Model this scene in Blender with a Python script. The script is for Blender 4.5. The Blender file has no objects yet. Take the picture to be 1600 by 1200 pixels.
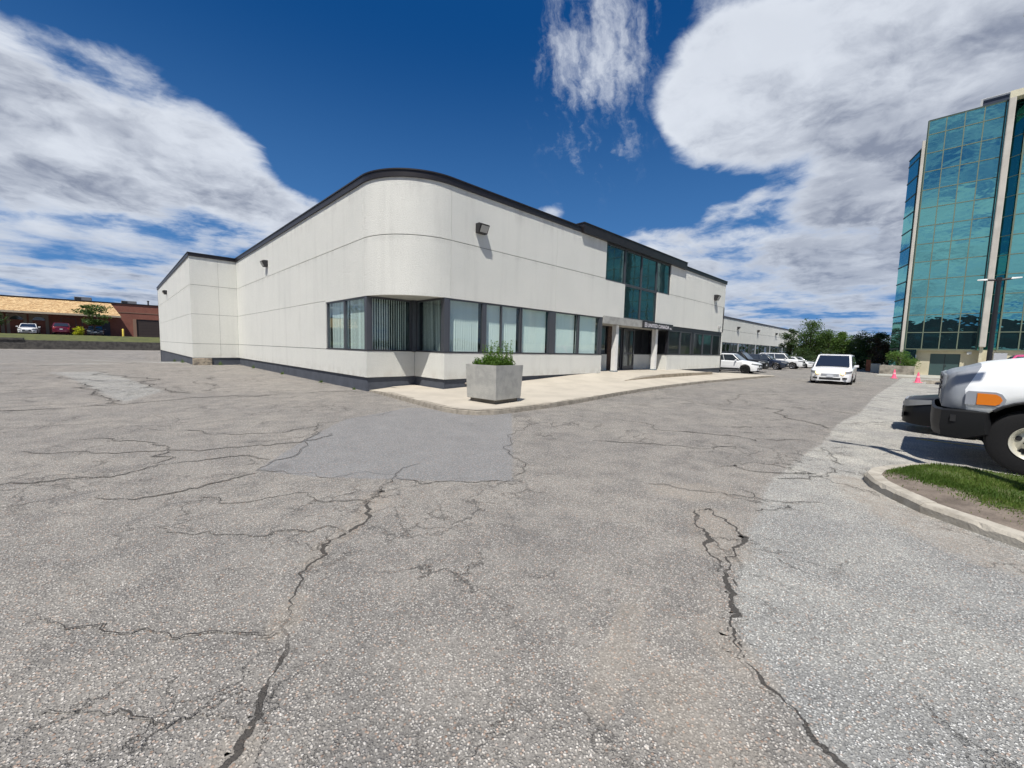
import bpy, bmesh, math, random
import numpy as np
from mathutils import Vector, Matrix
from math import radians, sin, cos, pi

S = bpy.context.scene
COL = S.collection
random.seed(7)

# ------------------------------------------------------------------ camera
pitch, roll, yaw = radians(-5.02494), radians(1.43151), radians(44.3531)
fw = Vector((sin(yaw)*cos(pitch), cos(yaw)*cos(pitch), sin(pitch)))
r0 = Vector((cos(yaw), -sin(yaw), 0)); u0 = r0.cross(fw)
rr = cos(roll)*r0 + sin(roll)*u0; uu = -sin(roll)*r0 + cos(roll)*u0
cam_d = bpy.data.cameras.new("camera"); cam = bpy.data.objects.new("camera", cam_d); COL.objects.link(cam)
cam_d.sensor_fit = 'HORIZONTAL'; cam_d.sensor_width = 36; cam_d.lens = 636.034/1600*36
cam_d.clip_start = 0.05; cam_d.clip_end = 3000
M = Matrix((( rr.x, uu.x, -fw.x, 0), (rr.y, uu.y, -fw.y, 0), (rr.z, uu.z, -fw.z, 1.65), (0, 0, 0, 1)))
cam.matrix_world = M
S.camera = cam

# ------------------------------------------------------------------ sun
sd = Vector((0.45, 0.30, -1)).normalized()          # direction the light travels
sun_el = math.asin(-sd.z); sun_az = math.atan2(-sd.x, -sd.y)   # azimuth from +Y, clockwise
sl = bpy.data.lights.new("sun", 'SUN'); sun = bpy.data.objects.new("sun", sl); COL.objects.link(sun)
sl.energy = 4.6; sl.angle = radians(0.53); sl.color = (1, .955, .88)
sun.rotation_euler = sd.to_track_quat('-Z', 'Y').to_euler(); sun.location = (-20, -20, 40)
S.view_settings.view_transform = 'Standard'; S.view_settings.look = 'None'
S.view_settings.exposure = 0.27; S.view_settings.gamma = 1
S.cycles.max_bounces = 6; S.cycles.transparent_max_bounces = 12
S.cycles.use_denoising = True

# ------------------------------------------------------------------ node helper
class NT:
    def __init__(s, nt): s.nt = nt; nt.nodes.clear()
    def n(s, typ, props=None, **ins):
        nd = s.nt.nodes.new(typ)
        for k, v in (props or {}).items(): setattr(nd, k, v)
        for k, v in ins.items():
            key = int(k[1:]) if k[0] == 'i' and k[1:].isdigit() else k.replace('_', ' ')
            s.set(nd.inputs[key], v)
        return nd
    def set(s, sock, v):
        if isinstance(v, bpy.types.NodeSocket): s.nt.links.new(v, sock)
        elif isinstance(v, bpy.types.Node): s.nt.links.new(v.outputs[0], sock)
        else:
            if sock.type == 'RGBA' and not hasattr(v, '__len__'): v = (v, v, v, 1)
            if sock.type == 'RGBA' and len(v) == 3: v = (*v, 1)
            sock.default_value = v
    def m(s, op, a, b=0.0, c=0.0, clamp=False):
        nd = s.nt.nodes.new('ShaderNodeMath'); nd.operation = op; nd.use_clamp = clamp
        s.set(nd.inputs[0], a); s.set(nd.inputs[1], b); s.set(nd.inputs[2], c); return nd.outputs[0]
    def vm(s, op, a, b=(0, 0, 0), scale=None):
        nd = s.nt.nodes.new('ShaderNodeVectorMath'); nd.operation = op
        s.set(nd.inputs[0], a); s.set(nd.inputs[1], b)
        if scale is not None: s.set(nd.inputs['Scale'], scale)
        return nd.outputs['Value'] if op in ('LENGTH', 'DOT_PRODUCT', 'DISTANCE') else nd.outputs[0]
    def mix(s, f, a, b, mode='MIX'):
        nd = s.nt.nodes.new('ShaderNodeMix'); nd.data_type = 'RGBA'; nd.blend_type = mode
        s.set(nd.inputs[0], f); s.set(nd.inputs[6], a); s.set(nd.inputs[7], b); return nd.outputs[2]
    def ss(s, v, lo, hi, a=0.0, b=1.0, t='SMOOTHSTEP'):
        nd = s.nt.nodes.new('ShaderNodeMapRange'); nd.interpolation_type = t
        for i, x in enumerate((v, lo, hi, a, b)): s.set(nd.inputs[i], x)
        return nd.outputs[0]
    def noise(s, vec, scale, detail=4, rough=.55, dist=0, col=False):
        nd = s.n('ShaderNodeTexNoise', None, Vector=vec, Scale=scale, Detail=detail, Roughness=rough, Distortion=dist)
        return nd.outputs[1 if col else 0]
    def sep(s, v): nd = s.n('ShaderNodeSeparateXYZ', None, i0=v); return nd.outputs
    def comb(s, x, y, z): return s.n('ShaderNodeCombineXYZ', None, i0=x, i1=y, i2=z).outputs[0]

# ------------------------------------------------------------------ world: sky with procedural clouds
W = bpy.data.worlds.new("World"); S.world = W; W.use_nodes = True
t = NT(W.node_tree)
sky = t.n('ShaderNodeTexSky', dict(sky_type='NISHITA', sun_disc=False, sun_elevation=sun_el, sun_rotation=sun_az, altitude=180, air_density=1.0, dust_density=.2, ozone_density=1.2))
D = t.n('ShaderNodeTexCoord').outputs['Generated']
dx, dy, dz = t.sep(D)
el = t.m('MULTIPLY', t.m('ARCSINE', dz), 57.2958); az = t.m('MULTIPLY', t.m('ARCTAN2', dx, dy), 57.2958)
skyn = t.vm('SCALE', t.n('ShaderNodeHueSaturation', None, Saturation=1.3, Value=.96, Color=sky).outputs[0], scale=.072)
grad = t.mix(t.ss(el, 0, 38), (.075, .22, .50, 1), (.0035, .058, .215, 1))
skyc = t.vm('SCALE', t.mix(.95, skyn, grad), scale=.93)
def plane(k):
    den = t.m('ADD', t.m('MAXIMUM', dz, 0.0), k); return t.comb(t.m('DIVIDE', dx, den), t.m('DIVIDE', dy, den), 0.0)
P = plane(.16); PH = plane(.085)
# (azimuth, elevation, half-width, half-height, tilt in degrees, weight)
blobs = [(-3, 17, 9, 5.5, 0, .34), (8, 18.5, 7, 5.5, -14, .30), (15, 15, 6.5, 3.4, -12, .26), (-14, 21, 12, 7, 0, .30), (2, 25.5, 4, 2.2, 0, .12),
         (84, 27, 18, 7, -8, .40), (70, 29, 7, 7.5, 6, .30), (98, 22, 16, 9, 0, .34), (84, 17, 7, 3.2, -4, .20),
         (47.5, 18.2, 3.6, 1.9, 0, .24), (62, 13.4, 7, 2.8, 0, .16), (72, 17.4, 4.0, 1.6, 10, .18), (84, 12, 12, 4.5, 0, .16),
         (16, 34.5, 5, 2, 0, .12), (35, 39.5, 3, 3, 0, .12), (61, 41, 9, 5, 0, .16),
         (30, 27, 12, 11, 0, -.45), (54, 21.5, 7, 2.8, 10, -.24), (68.5, 19.0, 4.5, 1.4, 0, -.20), (44, 27, 6, 9, 0, -.40), (20, 29, 7, 4, 0, -.22),
         (22, 22.5, 5, 2.5, 0, -.20), (17, 10, 6, 1.5, 0, -.16), (38, 19, 5, 3, 0, -.3), (-5, 29, 9, 3, 0, -.12), (60, 24.5, 3, 3, 0, -.12),
         (-90, 26, 55, 22, 0, .15), (165, 20, 50, 18, 0, .10)]
tot = None
for (a0, e0, ra, re, tl, w) in blobs:
    c, s_ = cos(radians(tl)), sin(radians(tl))
    a = t.m('MULTIPLY', t.m('SUBTRACT', az, a0), cos(radians(e0))); e = t.m('SUBTRACT', el, e0)
    x = t.m('DIVIDE', t.m('ADD', t.m('MULTIPLY', a, c), t.m('MULTIPLY', e, s_)), ra)
    y = t.m('DIVIDE', t.m('SUBTRACT', t.m('MULTIPLY', e, c), t.m('MULTIPLY', a, s_)), re)
    d2 = t.m('ADD', t.m('MULTIPLY', x, x), t.m('MULTIPLY', y, y))
    g = t.m('MULTIPLY', t.m('EXPONENT', t.m('MULTIPLY', t.m('MULTIPLY', d2, d2), -1.0)), w)
    tot = g if tot is None else t.m('ADD', tot, g)
warp = t.noise(P, 1.6, 4, .55, 0, True)
P2 = t.vm('ADD', P, t.vm('SCALE', t.vm('SUBTRACT', warp, (.5, .5, .5)), scale=.35))
F = 1.55
n1 = t.noise(P2, F, 12, .60)
n2 = t.noise(t.vm('ADD', P2, (-.09, -.065, 0)), F, 6, .60)       # same field looked up a little towards the sun
nh = t.noise(PH, 1.25, 10, .60)
low = t.ss(el, 5.5, 13, 1, 0)
field = t.m('ADD', t.m('MULTIPLY', n1, t.m('SUBTRACT', 1.0, low)), t.m('MULTIPLY', nh, low))
base = t.m('ADD', t.m('MULTIPLY', t.ss(el, 8, 17, 1, 0), .215), -.045)
dens = t.m('ADD', t.m('ADD', field, tot), base)
fine = t.noise(P2, 9.0, 8, .62)
fn = t.m('MULTIPLY', t.m('SUBTRACT', fine, .5), t.m('MULTIPLY', t.m('SUBTRACT', 1.0, t.m('MULTIPLY', low, .6)), .17))
dens = t.m('ADD', dens, fn)
cov = t.ss(dens, .535, .74)
thick = t.ss(dens, .64, 1.08)
lit = t.ss(t.m('SUBTRACT', n1, n2), -.12, .12)
und = t.noise(P2, 2.0, 9, .60)
ul = t.noise(PH, 1.5, 6, .6)
undm = t.m('ADD', t.m('MULTIPLY', und, t.m('SUBTRACT', 1.0, low)), t.m('MULTIPLY', ul, low))
lr = t.m('ADD', t.ss(el, 34, 14, -.10, .10), t.ss(az, 62, 98, -.06, .08))          # undersides: greyer low down and to the right
ug = t.ss(t.m('ADD', t.m('ADD', undm, lr), t.m('MULTIPLY', t.m('SUBTRACT', fine, .5), .30)), .34, .70)
grey = t.m('MULTIPLY', t.m('MULTIPLY', t.ss(dens, .58, .84), t.m('ADD', .12, t.m('MULTIPLY', ug, .80))), t.ss(lit, 0, 1, 1.22, .72), clamp=True)
ccol = t.mix(grey, (.64, .68, .745, 1), (.215, .245, .32, 1))
ccol = t.mix(t.ss(el, 16, 2, 0, .30), ccol, (.29, .36, .49, 1))
bgs = t.n('ShaderNodeBackground', None, Color=skyc, Strength=1.0)
bgc = t.n('ShaderNodeBackground', None, Color=ccol, Strength=1.0)
# thin feathery streaks high above the entrance
wx = t.m('DIVIDE', t.m('MULTIPLY', t.m('SUBTRACT', az, 54.5), .86), 5.5); wy = t.m('DIVIDE', t.m('SUBTRACT', el, 33), 8.5)
wm = t.m('EXPONENT', t.m('MULTIPLY', t.m('ADD', t.m('MULTIPLY', wx, wx), t.m('MULTIPLY', wy, wy)), -1.0))
wv_ = t.comb(t.m('MULTIPLY', t.m('ADD', az, t.m('MULTIPLY', el, .25)), .22), t.m('MULTIPLY', el, .13), 0.0)
wn = t.noise(t.vm('ADD', wv_, t.vm('SCALE', t.noise(P, 6, 5, .6, 0, True), scale=.8)), 1.3, 8, .62)
wcov = t.m('MULTIPLY', t.ss(t.m('ADD', wn, t.m('MULTIPLY', wm, .27)), .55, .95), .85)
cov = t.m('MAXIMUM', cov, t.m('MULTIPLY', wcov, t.ss(wm, .02, .25)))
mx = t.n('ShaderNodeMixShader', None, i0=t.m('MULTIPLY', cov, .97), i1=bgs, i2=bgc)
t.n('ShaderNodeOutputWorld', None, Surface=mx)

# ------------------------------------------------------------------ materials
MATS = {}
def pos(t): return t.n('ShaderNodeNewGeometry').outputs['Position']
def mat(name, col, rough=.6, metal=0, var=.0, vscale=3, bump=0, bscale=40, coat=0, spec=.5, emit=None, streak=0, col2=None):
    if name in MATS: return MATS[name]
    m = bpy.data.materials.new(name); m.use_nodes = True; t = NT(m.node_tree)
    c = (*col, 1)
    P = pos(t)
    b = t.n('ShaderNodeBsdfPrincipled', None, Roughness=rough, Metallic=metal)
    b.inputs['Specular IOR Level'].default_value = spec
    b.inputs['Coat Weight'].default_value = coat; b.inputs['Coat Roughness'].default_value = .04
    out = c
    if var or col2:
        n = t.noise(P, vscale, 6, .6)
        d = tuple(x*(1-var) for x in col) if not col2 else col2
        out = t.mix(t.ss(n, .38, .66), c, (*d, 1))
    if streak:
        sp = t.vm('MULTIPLY', P, (1.6, 1.6, .12)); n = t.noise(sp, 1.5, 5, .6)
        out = t.mix(t.ss(n, .45, .8, 0, streak), out, tuple(x*.72 for x in col)+(1,))
    t.set(b.inputs['Base Color'], out)
    if emit: b.inputs['Emission Color'].default_value = (*emit[:3], 1); b.inputs['Emission Strength'].default_value = emit[3]
    if bump:
        bn = t.n('ShaderNodeBump', None, Strength=bump, Distance=.02, Height=t.noise(P, bscale, 4, .6)); t.set(b.inputs['Normal'], bn)
    t.n('ShaderNodeOutputMaterial', None, Surface=b)
    MATS[name] = m; return m

def precast():
    m = bpy.data.materials.new('precast_wall'); m.use_nodes = True; t = NT(m.node_tree); P = pos(t)
    x, y, z = t.sep(P)
    c = t.mix(t.ss(t.noise(P, .35, 5, .6), .35, .7), (.785, .785, .735, 1), (.73, .735, .69, 1))
    c = t.mix(t.ss(t.noise(P, 55, 3, .7), .40, .62, 0, .55), c, (.62, .625, .58, 1))
    st = t.noise(t.vm('MULTIPLY', P, (1, 1, .09)), 1.9, 6, .62)
    c = t.mix(t.ss(st, .48, .74, 0, .22), c, (.50, .50, .47, 1))
    top = t.m('MULTIPLY', t.ss(z, 6.3, 7.15), t.ss(t.noise(t.vm('MULTIPLY', P, (1, 1, .15)), 2.6, 5, .6),   .45, .7, 0, .36))
    c = t.mix(top, c, (.42, .41, .39, 1))
    g1 = t.m('MULTIPLY', t.ss(t.m('ABSOLUTE', t.m('SUBTRACT', z, 5.22)), 0, .16, 1, 0), t.ss(st, .42, .62, 0, .22))
    c = t.mix(g1, c, (.45, .45, .42, 1))
    low = t.m('MULTIPLY', t.ss(z, .95, .5), t.ss(t.noise(P, 3, 5, .6), .40, .66, 0, .35))
    c = t.mix(low, c, (.50, .47, .41, 1))
    b = t.n('ShaderNodeBsdfPrincipled', None, Base_Color=c, Roughness=.9)
    h = t.m('ADD', t.noise(t.vm('MULTIPLY', P, (1, 1, 2.2)), 21, 5, .75), t.m('MULTIPLY', t.noise(P, 90, 2, .5), .35))
    t.set(b.inputs['Normal'], t.n('ShaderNodeBump', None, Strength=.85, Distance=.035, Height=h))
    t.n('ShaderNodeOutputMaterial', None, Surface=b); MATS['precast'] = m; return m

def ground_mat():
    m = bpy.data.materials.new('asphalt'); m.use_nodes = True; t = NT(m.node_tree); P = pos(t)
    reg = t.n('ShaderNodeAttribute', dict(attribute_name='reg')); R, G, B = t.n('ShaderNodeSeparateColor', None, i0=reg.outputs['Color']).outputs[:3]
    crk = t.n('ShaderNodeAttribute', dict(attribute_name='crk')).outputs['Fac']
    px = t.vm('MULTIPLY', P, (1, 1, 0))
    nE = t.noise(px, 5, 5, .65); nL = t.noise(px, .38, 5, .6); nM = t.noise(px, 2.2, 5, .62); nF = t.noise(px, 28, 4, .7)
    e = t.m('MULTIPLY', t.m('SUBTRACT', nE, .5), .55)
    R2 = t.ss(t.m('ADD', R, e), .32, .60); G2 = t.ss(t.m('ADD', G, t.m('ADD', t.m('MULTIPLY', e, .55), t.m('MULTIPLY', t.m('SUBTRACT', nF, .5), .5))), .42, .60); B2 = t.ss(t.m('ADD', B, e), .25, .85)
    c = t.mix(t.ss(nL, .35, .66), (.322, .302, .272, 1), (.272, .258, .238, 1))
    c = t.mix(t.ss(nM, .40, .70, 0, .5), c, (.180, .174, .168, 1))
    lt = t.mix(t.ss(nM, .35, .65), (.49, .475, .425, 1), (.41, .40, .365, 1))
    lt = t.mix(t.ss(t.noise(px, .7, 4, .6), .42, .62, 0, .42), lt, (.26, .262, .26, 1))
    X, Y, Z = t.sep(P)
    lt = t.mix(t.ss(X, 7.2, 4.6, 0, .55), lt, (.27, .275, .272, 1))      # the paving there is an older, greyer mix
    c = t.mix(R2, c, lt)
    c = t.mix(G2, c, t.mix(nM, (.262, .260, .256, 1), (.212, .212, .213, 1)))
    c = t.mix(t.m('MULTIPLY', B2, t.ss(nE, .35, .6, .35, .72)), c, t.mix(nE, (.335, .30, .255, 1), (.27, .247, .215, 1)))
    # aggregate
    v1 = t.n('ShaderNodeTexVoronoi', dict(feature='F1'), Vector=px, Scale=80.0, Randomness=1.0)
    v2 = t.n('ShaderNodeTexVoronoi', dict(feature='F1'), Vector=px, Scale=185.0, Randomness=1.0)
    c1 = t.n('ShaderNodeSeparateColor', None, i0=v1.outputs['Color']).outputs
    c2 = t.n('ShaderNodeSeparateColor', None, i0=v2.outputs['Color']).outputs
    stone = t.m('MULTIPLY', t.ss(v1.outputs['Distance'], .36, .62, 1, 0), 1.0)
    k1 = t.ss(c1[0], .0, 1, .32, 1.95, 'LINEAR'); k2 = t.ss(c2[0], .0, 1, .62, 1.4, 'LINEAR')
    k = t.m('MULTIPLY', t.m('ADD', t.m('MULTIPLY', t.m('SUBTRACT', k1, .62), stone), .66), k2)
    bright = t.m('MULTIPLY', t.ss(c1[1], .80, .93), stone)
    amt = t.m('SUBTRACT', 1.0, t.m('ADD', t.m('MULTIPLY', G2, .35), t.m('MULTIPLY', B2, .35)), clamp=True)
    amt = t.m('MULTIPLY', amt, t.ss(nM, .3, .6, .72, 1.0))
    kk = t.m('ADD', t.m('MULTIPLY', t.m('SUBTRACT', k, .92), amt), 1.0)
    c = t.vm('SCALE', c, scale=kk)
    c = t.mix(t.m('MULTIPLY', bright, t.m('MULTIPLY', amt, .42)), c, (.56, .53, .47, 1))
    warmst = t.m('MULTIPLY', t.ss(c1[2], .88, .95), t.m('MULTIPLY', stone, .5))
    c = t.mix(warmst, c, (.40, .25, .17, 1))
    c = t.vm('SCALE', c, scale=t.ss(nF, .3, .7, .84, 1.15))
    # stains
    stn = t.ss(t.noise(t.vm('ADD', px, (31, 7, 0)), .9, 6, .68), .56, .74, 0, .42)
    c = t.mix(stn, c, (.115, .112, .11, 1))
    # hairline cracks
    wv = t.vm('ADD', px, t.vm('SCALE', t.vm('SUBTRACT', t.noise(px, 2.6, 6, .7, 0, True), (.5, .5, .5)), scale=.75))
    ve = t.n('ShaderNodeTexVoronoi', dict(feature='DISTANCE_TO_EDGE'), Vector=wv, Scale=.62).outputs['Distance']
    wv2 = t.vm('ADD', px, t.vm('SCALE', t.vm('SUBTRACT', t.noise(px, 5, 5, .7, 0, True), (.5, .5, .5)), scale=.35))
    ve2 = t.n('ShaderNodeTexVoronoi', dict(feature='DISTANCE_TO_EDGE'), Vector=wv2, Scale=2.3).outputs['Distance']
    msk = t.ss(t.noise(t.vm('ADD', px, (3, 9, 0)), .55, 4, .6), .48, .64)
    msk2 = t.ss(t.noise(t.vm('ADD', px, (13, -5, 0)), .42, 4, .6), .51, .64)
    far = t.m('ADD', t.m('MULTIPLY', t.vm('LENGTH', px), .0011), .004)
    hc = t.m('MULTIPLY', t.m('DIVIDE', t.ss(ve, 0, t.m('MULTIPLY', far, 1.0), 1, 0), 1.0), msk)
    hc2 = t.m('MULTIPLY', t.ss(ve2, 0, t.m('MULTIPLY', far, 2.4), 1, 0), msk2)
    hcm = t.m('MULTIPLY', t.m('MAXIMUM', hc, t.m('MULTIPLY', hc2, .8)), t.m('SUBTRACT', 1.0, t.m('MULTIPLY', G2, .95)))
    c = t.mix(t.m('MULTIPLY', hcm, .55), c, (.065, .06, .055, 1))
    ck = t.ss(t.m('ADD', crk, t.m('MULTIPLY', t.m('SUBTRACT', t.noise(px, 42, 5, .75), .5), 1.0)), .50, .60)
    ck = t.m('MULTIPLY', ck, t.ss(t.noise(t.vm('ADD', px, (5,2,0)), 1.5, 4, .6), .34, .44, .45, 1))
    c = t.mix(t.m('MULTIPLY', ck, .90), c, (.050, .046, .042, 1))
    b = t.n('ShaderNodeBsdfPrincipled', None, Base_Color=c, Roughness=.93); b.inputs['Specular IOR Level'].default_value = .3
    h = t.m('MULTIPLY', t.m('ADD', t.m('MULTIPLY', stone, t.ss(c1[0], 0, 1, .4, 1)), t.m('MULTIPLY', nF, .6)), amt)
    h = t.m('SUBTRACT', h, t.m('MULTIPLY', t.m('MAXIMUM', ck, hcm), 1.6))
    t.set(b.inputs['Normal'], t.n('ShaderNodeBump', None, Strength=.9, Distance=.009, Height=h))
    t.n('ShaderNodeOutputMaterial', None, Surface=b); MATS['asphalt'] = m; return m

def glassy(name, tint, refl=.25, rough=.02, alpha=None, base=(.02, .03, .035), wob=0, wscale=.6, gz=.92):
    """window glass: tinted clear glass (alpha given) or dark mirror glass"""
    m = bpy.data.materials.new(name); m.use_nodes = True; t = NT(m.node_tree)
    nrm = None
    if wob:
        nrm = t.n('ShaderNodeBump', None, Strength=wob, Distance=.05, Height=t.noise(t.vm('MULTIPLY', pos(t), (1, 1, 1.7)), wscale, 3, .5))
    gl = t.n('ShaderNodeBsdfGlossy', None, Color=(*refl_col(tint), 1), Roughness=rough)
    if nrm: t.set(gl.inputs['Normal'], nrm)
    fr = t.n('ShaderNodeLayerWeight', None, Blend=.5).outputs['Facing']
    f = t.ss(t.m('POWER', fr, 3.0 if gz > .6 else 4.0), 0, 1, refl, gz, 'LINEAR')
    if alpha: under = t.n('ShaderNodeBsdfTransparent', None, Color=(*alpha, 1))
    else: under = t.n('ShaderNodeBsdfPrincipled', None, Base_Color=(*base, 1), Roughness=.3)
    mx = t.n('ShaderNodeMixShader', None, i0=f, i1=under, i2=gl)
    t.n('ShaderNodeOutputMaterial', None, Surface=mx); MATS[name] = m; return m
def refl_col(t): return t

PRE = precast(); ASPH = ground_mat()
DARK = mat('dark_metal_trim', (.026, .027, .034), .45, .3)
CAP = mat('dark_cap_flashing', (.020, .017, .019), .42, .1, var=.2)
BASE = mat('slate_blue_base_paint', (.075, .085, .108), .75, var=.25, vscale=2, bump=.3, bscale=30, streak=.4)
MULL = mat('grey_mullion', (.10, .105, .12), .4, .5)
SILL = mat('walk_concrete', (.485, .44, .368), .9, var=.14, vscale=.9, bump=.25, bscale=60)
KERB = mat('kerb_concrete', (.38, .34, .28), .92, var=.35, vscale=6, bump=.6, bscale=35)
CONC = mat('grey_concrete', (.38, .38, .36), .9, var=.28, vscale=3.5, bump=.5, bscale=45, streak=.5)
PLC = mat('planter_concrete', (.42, .415, .385), .9, col2=(.335, .335, .315), vscale=4, bump=.5, bscale=40, streak=.5)
WHT = mat('white_paint', (.78, .78, .76), .5, var=.08)
BLK = mat('black_plastic', (.02, .02, .022), .5)
RUB = mat('tyre_rubber', (.013, .013, .014), .8, spec=.25, bump=.2, bscale=60)
INT = mat('dark_interior', (.03, .032, .035), .9)
BLIND = mat('blind_slat', (.86, .88, .87), .6)
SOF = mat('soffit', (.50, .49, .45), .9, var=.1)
TEAL = (.36, .66, .70)
GLT = glassy('teal_tower_glass', (.25, .66, .625), .70, .015, wob=.22, wscale=.5, base=(.01, .035, .045))
GLT2 = glassy('teal_window_glass', (.22, .37, .41), .42, .015, wob=.08, base=(.006, .014, .018))
GLC = glassy('clear_tinted_glass', (.80, .90, .92), .045, .01, alpha=(.93, .98, .968), wob=.03, gz=.55)
GLD = glassy('dark_window_glass', (.55, .62, .66), .10, .015, base=(.006, .007, .010), wob=.04)
GLV = glassy('vehicle_glass', (.75, .85, .9), .12, .02, base=(.012, .016, .022))
CHR = mat('chrome', (.62, .63, .65), .15, 1)
ALU = mat('alloy_rim', (.42, .42, .43), .3, .9)
BRK = None

# ------------------------------------------------------------------ mesh builder
class MB:
    def __init__(s): s.v = []; s.f = []; s.mi = []; s.cur = 0; s.M = None
    def add(s, vs, fs):
        o = len(s.v)
        for v in vs:
            s.v.append(tuple(s.M @ Vector(v)) if s.M else tuple(v))
        for f in fs: s.f.append(tuple(i+o for i in f)); s.mi.append(s.cur)
        return s
    def box(s, x0, x1, y0, y1, z0, z1):
        if x0 > x1: x0, x1 = x1, x0
        if y0 > y1: y0, y1 = y1, y0
        return s.add([(x0,y0,z0),(x1,y0,z0),(x1,y1,z0),(x0,y1,z0),(x0,y0,z1),(x1,y0,z1),(x1,y1,z1),(x0,y1,z1)],
                     [(0,3,2,1),(4,5,6,7),(0,1,5,4),(1,2,6,5),(2,3,7,6),(3,0,4,7)])
    def hexa(s, b, tq):   # bottom 4, top 4 points (ccw from above)
        return s.add(list(b)+list(tq), [(0,3,2,1),(4,5,6,7),(0,1,5,4),(1,2,6,5),(2,3,7,6),(3,0,4,7)])
    def prism(s, poly, z0, z1):
        n = len(poly)
        zs0 = z0 if hasattr(z0, '__len__') else [z0]*n; zs1 = z1 if hasattr(z1, '__len__') else [z1]*n
        return s.add([(p[0],p[1],zs0[i]) for i, p in enumerate(poly)]+[(p[0],p[1],zs1[i]) for i, p in enumerate(poly)],
              [tuple(range(n))[::-1], tuple(range(n,2*n))]+[(i,(i+1)%n,n+(i+1)%n,n+i) for i in range(n)])
    def slab(s, pts, nrm, th):   # flat polygon given in 3-D, thickened along nrm
        n = len(pts); nv = Vector(nrm)*th
        return s.add([tuple(p) for p in pts]+[tuple(Vector(p)+nv) for p in pts],
              [tuple(range(n))[::-1], tuple(range(n,2*n))]+[(i,(i+1)%n,n+(i+1)%n,n+i) for i in range(n)])
    def tube(s, pts, rad, n=8, caps=True):
        pts = [Vector(p) for p in pts]; rad = rad if hasattr(rad, '__len__') else [rad]*len(pts)
        vs = []; fs = []
        for i, p in enumerate(pts):
            d = (pts[min(i+1,len(pts)-1)]-pts[max(i-1,0)]).normalized()
            a = d.orthogonal().normalized() if abs(d.z) < .9 else Vector((1,0,0)); a = (a-d*a.dot(d)).normalized(); b = d.cross(a)
            for k in range(n): vs.append(tuple(p+(a*cos(2*pi*k/n)+b*sin(2*pi*k/n))*rad[i]))
        for i in range(len(pts)-1):
            for k in range(n): fs.append((i*n+k, i*n+(k+1)%n, (i+1)*n+(k+1)%n, (i+1)*n+k))
        if caps: fs.append(tuple(range(n))[::-1]); fs.append(tuple(range((len(pts)-1)*n, len(pts)*n)))
        return s.add(vs, fs)
    def lathe(s, prof, n=24, axis='Z', c=(0,0,0)):   # prof: (r, h)
        vs = []; fs = []
        for r, h in prof:
            for k in range(n):
                a = 2*pi*k/n
                p = (r*cos(a), r*sin(a), h)
                if axis == 'Y': p = (p[0], h, p[1])
                if axis == 'X': p = (h, p[0], p[1])
                vs.append((p[0]+c[0], p[1]+c[1], p[2]+c[2]))
        for i in range(len(prof)-1):
            for k in range(n): fs.append((i*n+k, i*n+(k+1)%n, (i+1)*n+(k+1)%n, (i+1)*n+k))
        return s.add(vs, fs)
    def build(s, name, m, parent=None, smooth=False, bevel=0, loc=None, normals=True):
        me = bpy.data.meshes.new(name); me.from_pydata(s.v, [], s.f)
        ms = m if isinstance(m, (list, tuple)) else [m]
        for x in ms: me.materials.append(x)
        if len(ms) > 1: me.polygons.foreach_set('material_index', s.mi)
        if normals:
            bm = bmesh.new(); bm.from_mesh(me); bmesh.ops.recalc_face_normals(bm, faces=bm.faces); bm.to_mesh(me); bm.free()
        if smooth:
            me.polygons.foreach_set('use_smooth', [True]*len(me.polygons))
            if smooth is not True: me.set_sharp_from_angle(angle=radians(smooth))
        me.update()
        o = bpy.data.objects.new(name, me); COL.objects.link(o)
        if parent: o.parent = parent
        if bevel:
            b = o.modifiers.new('bevel', 'BEVEL'); b.width = bevel; b.segments = 2; b.limit_method = 'ANGLE'
        if loc: o.location = loc
        return o
def tag(o, label=None, cat=None, group=None, kind=None):
    if label: o['label'] = label
    if cat: o['category'] = cat
    if group: o['group'] = group
    if kind: o['kind'] = kind
    return o
def thing(name, label, cat, loc=(0,0,0), rz=0, group=None):
    o = bpy.data.objects.new(name, None); COL.objects.link(o); o.location = loc; o.rotation_euler = (0,0,rz); o.empty_display_size = .3
    return tag(o, label, cat, group)
def struct(o): o['kind'] = 'structure'; return o

# ------------------------------------------------------------------ ground
def dip(x, y):
    a = np.clip((y-38)/20, 0, 1); a = a*a*(3-2*a); b = np.clip((y-64)/14, 0, 1); b = 1-b*b*(3-2*b)
    return -0.95*a*b*np.exp(-((x-6)/8.5)**2)
def axis_coords():
    c = [-900, -500, -250, -140, -80, -50, -35]
    x = -24.0
    while x < 420:
        c.append(x)
        if -1.0 <= x < 7.6: x += .055
        elif -3 <= x < 12: x += .16
        elif -10 <= x < 22: x += .5
        elif x < 90: x += 1.5
        else: x += 30
    return np.array(c + [600, 900, 1500])
def poly_sd(px, py, poly):
    d = np.full(px.shape, 1e9); inside = np.zeros(px.shape, bool); n = len(poly)
    for i in range(n):
        ax, ay = poly[i]; bx, by = poly[(i+1) % n]; ex, ey = bx-ax, by-ay
        tt = np.clip(((px-ax)*ex+(py-ay)*ey)/(ex*ex+ey*ey+1e-9), 0, 1)
        d = np.minimum(d, np.hypot(px-ax-tt*ex, py-ay-tt*ey))
        cnd = (ay > py) != (by > py)
        with np.errstate(divide='ignore', invalid='ignore'): xi = ax+(py-ay)*(bx-ax)/(by-ay if by != ay else 1e-9)
        inside ^= cnd & (px < xi)
    return np.where(inside, -d, d)
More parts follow.
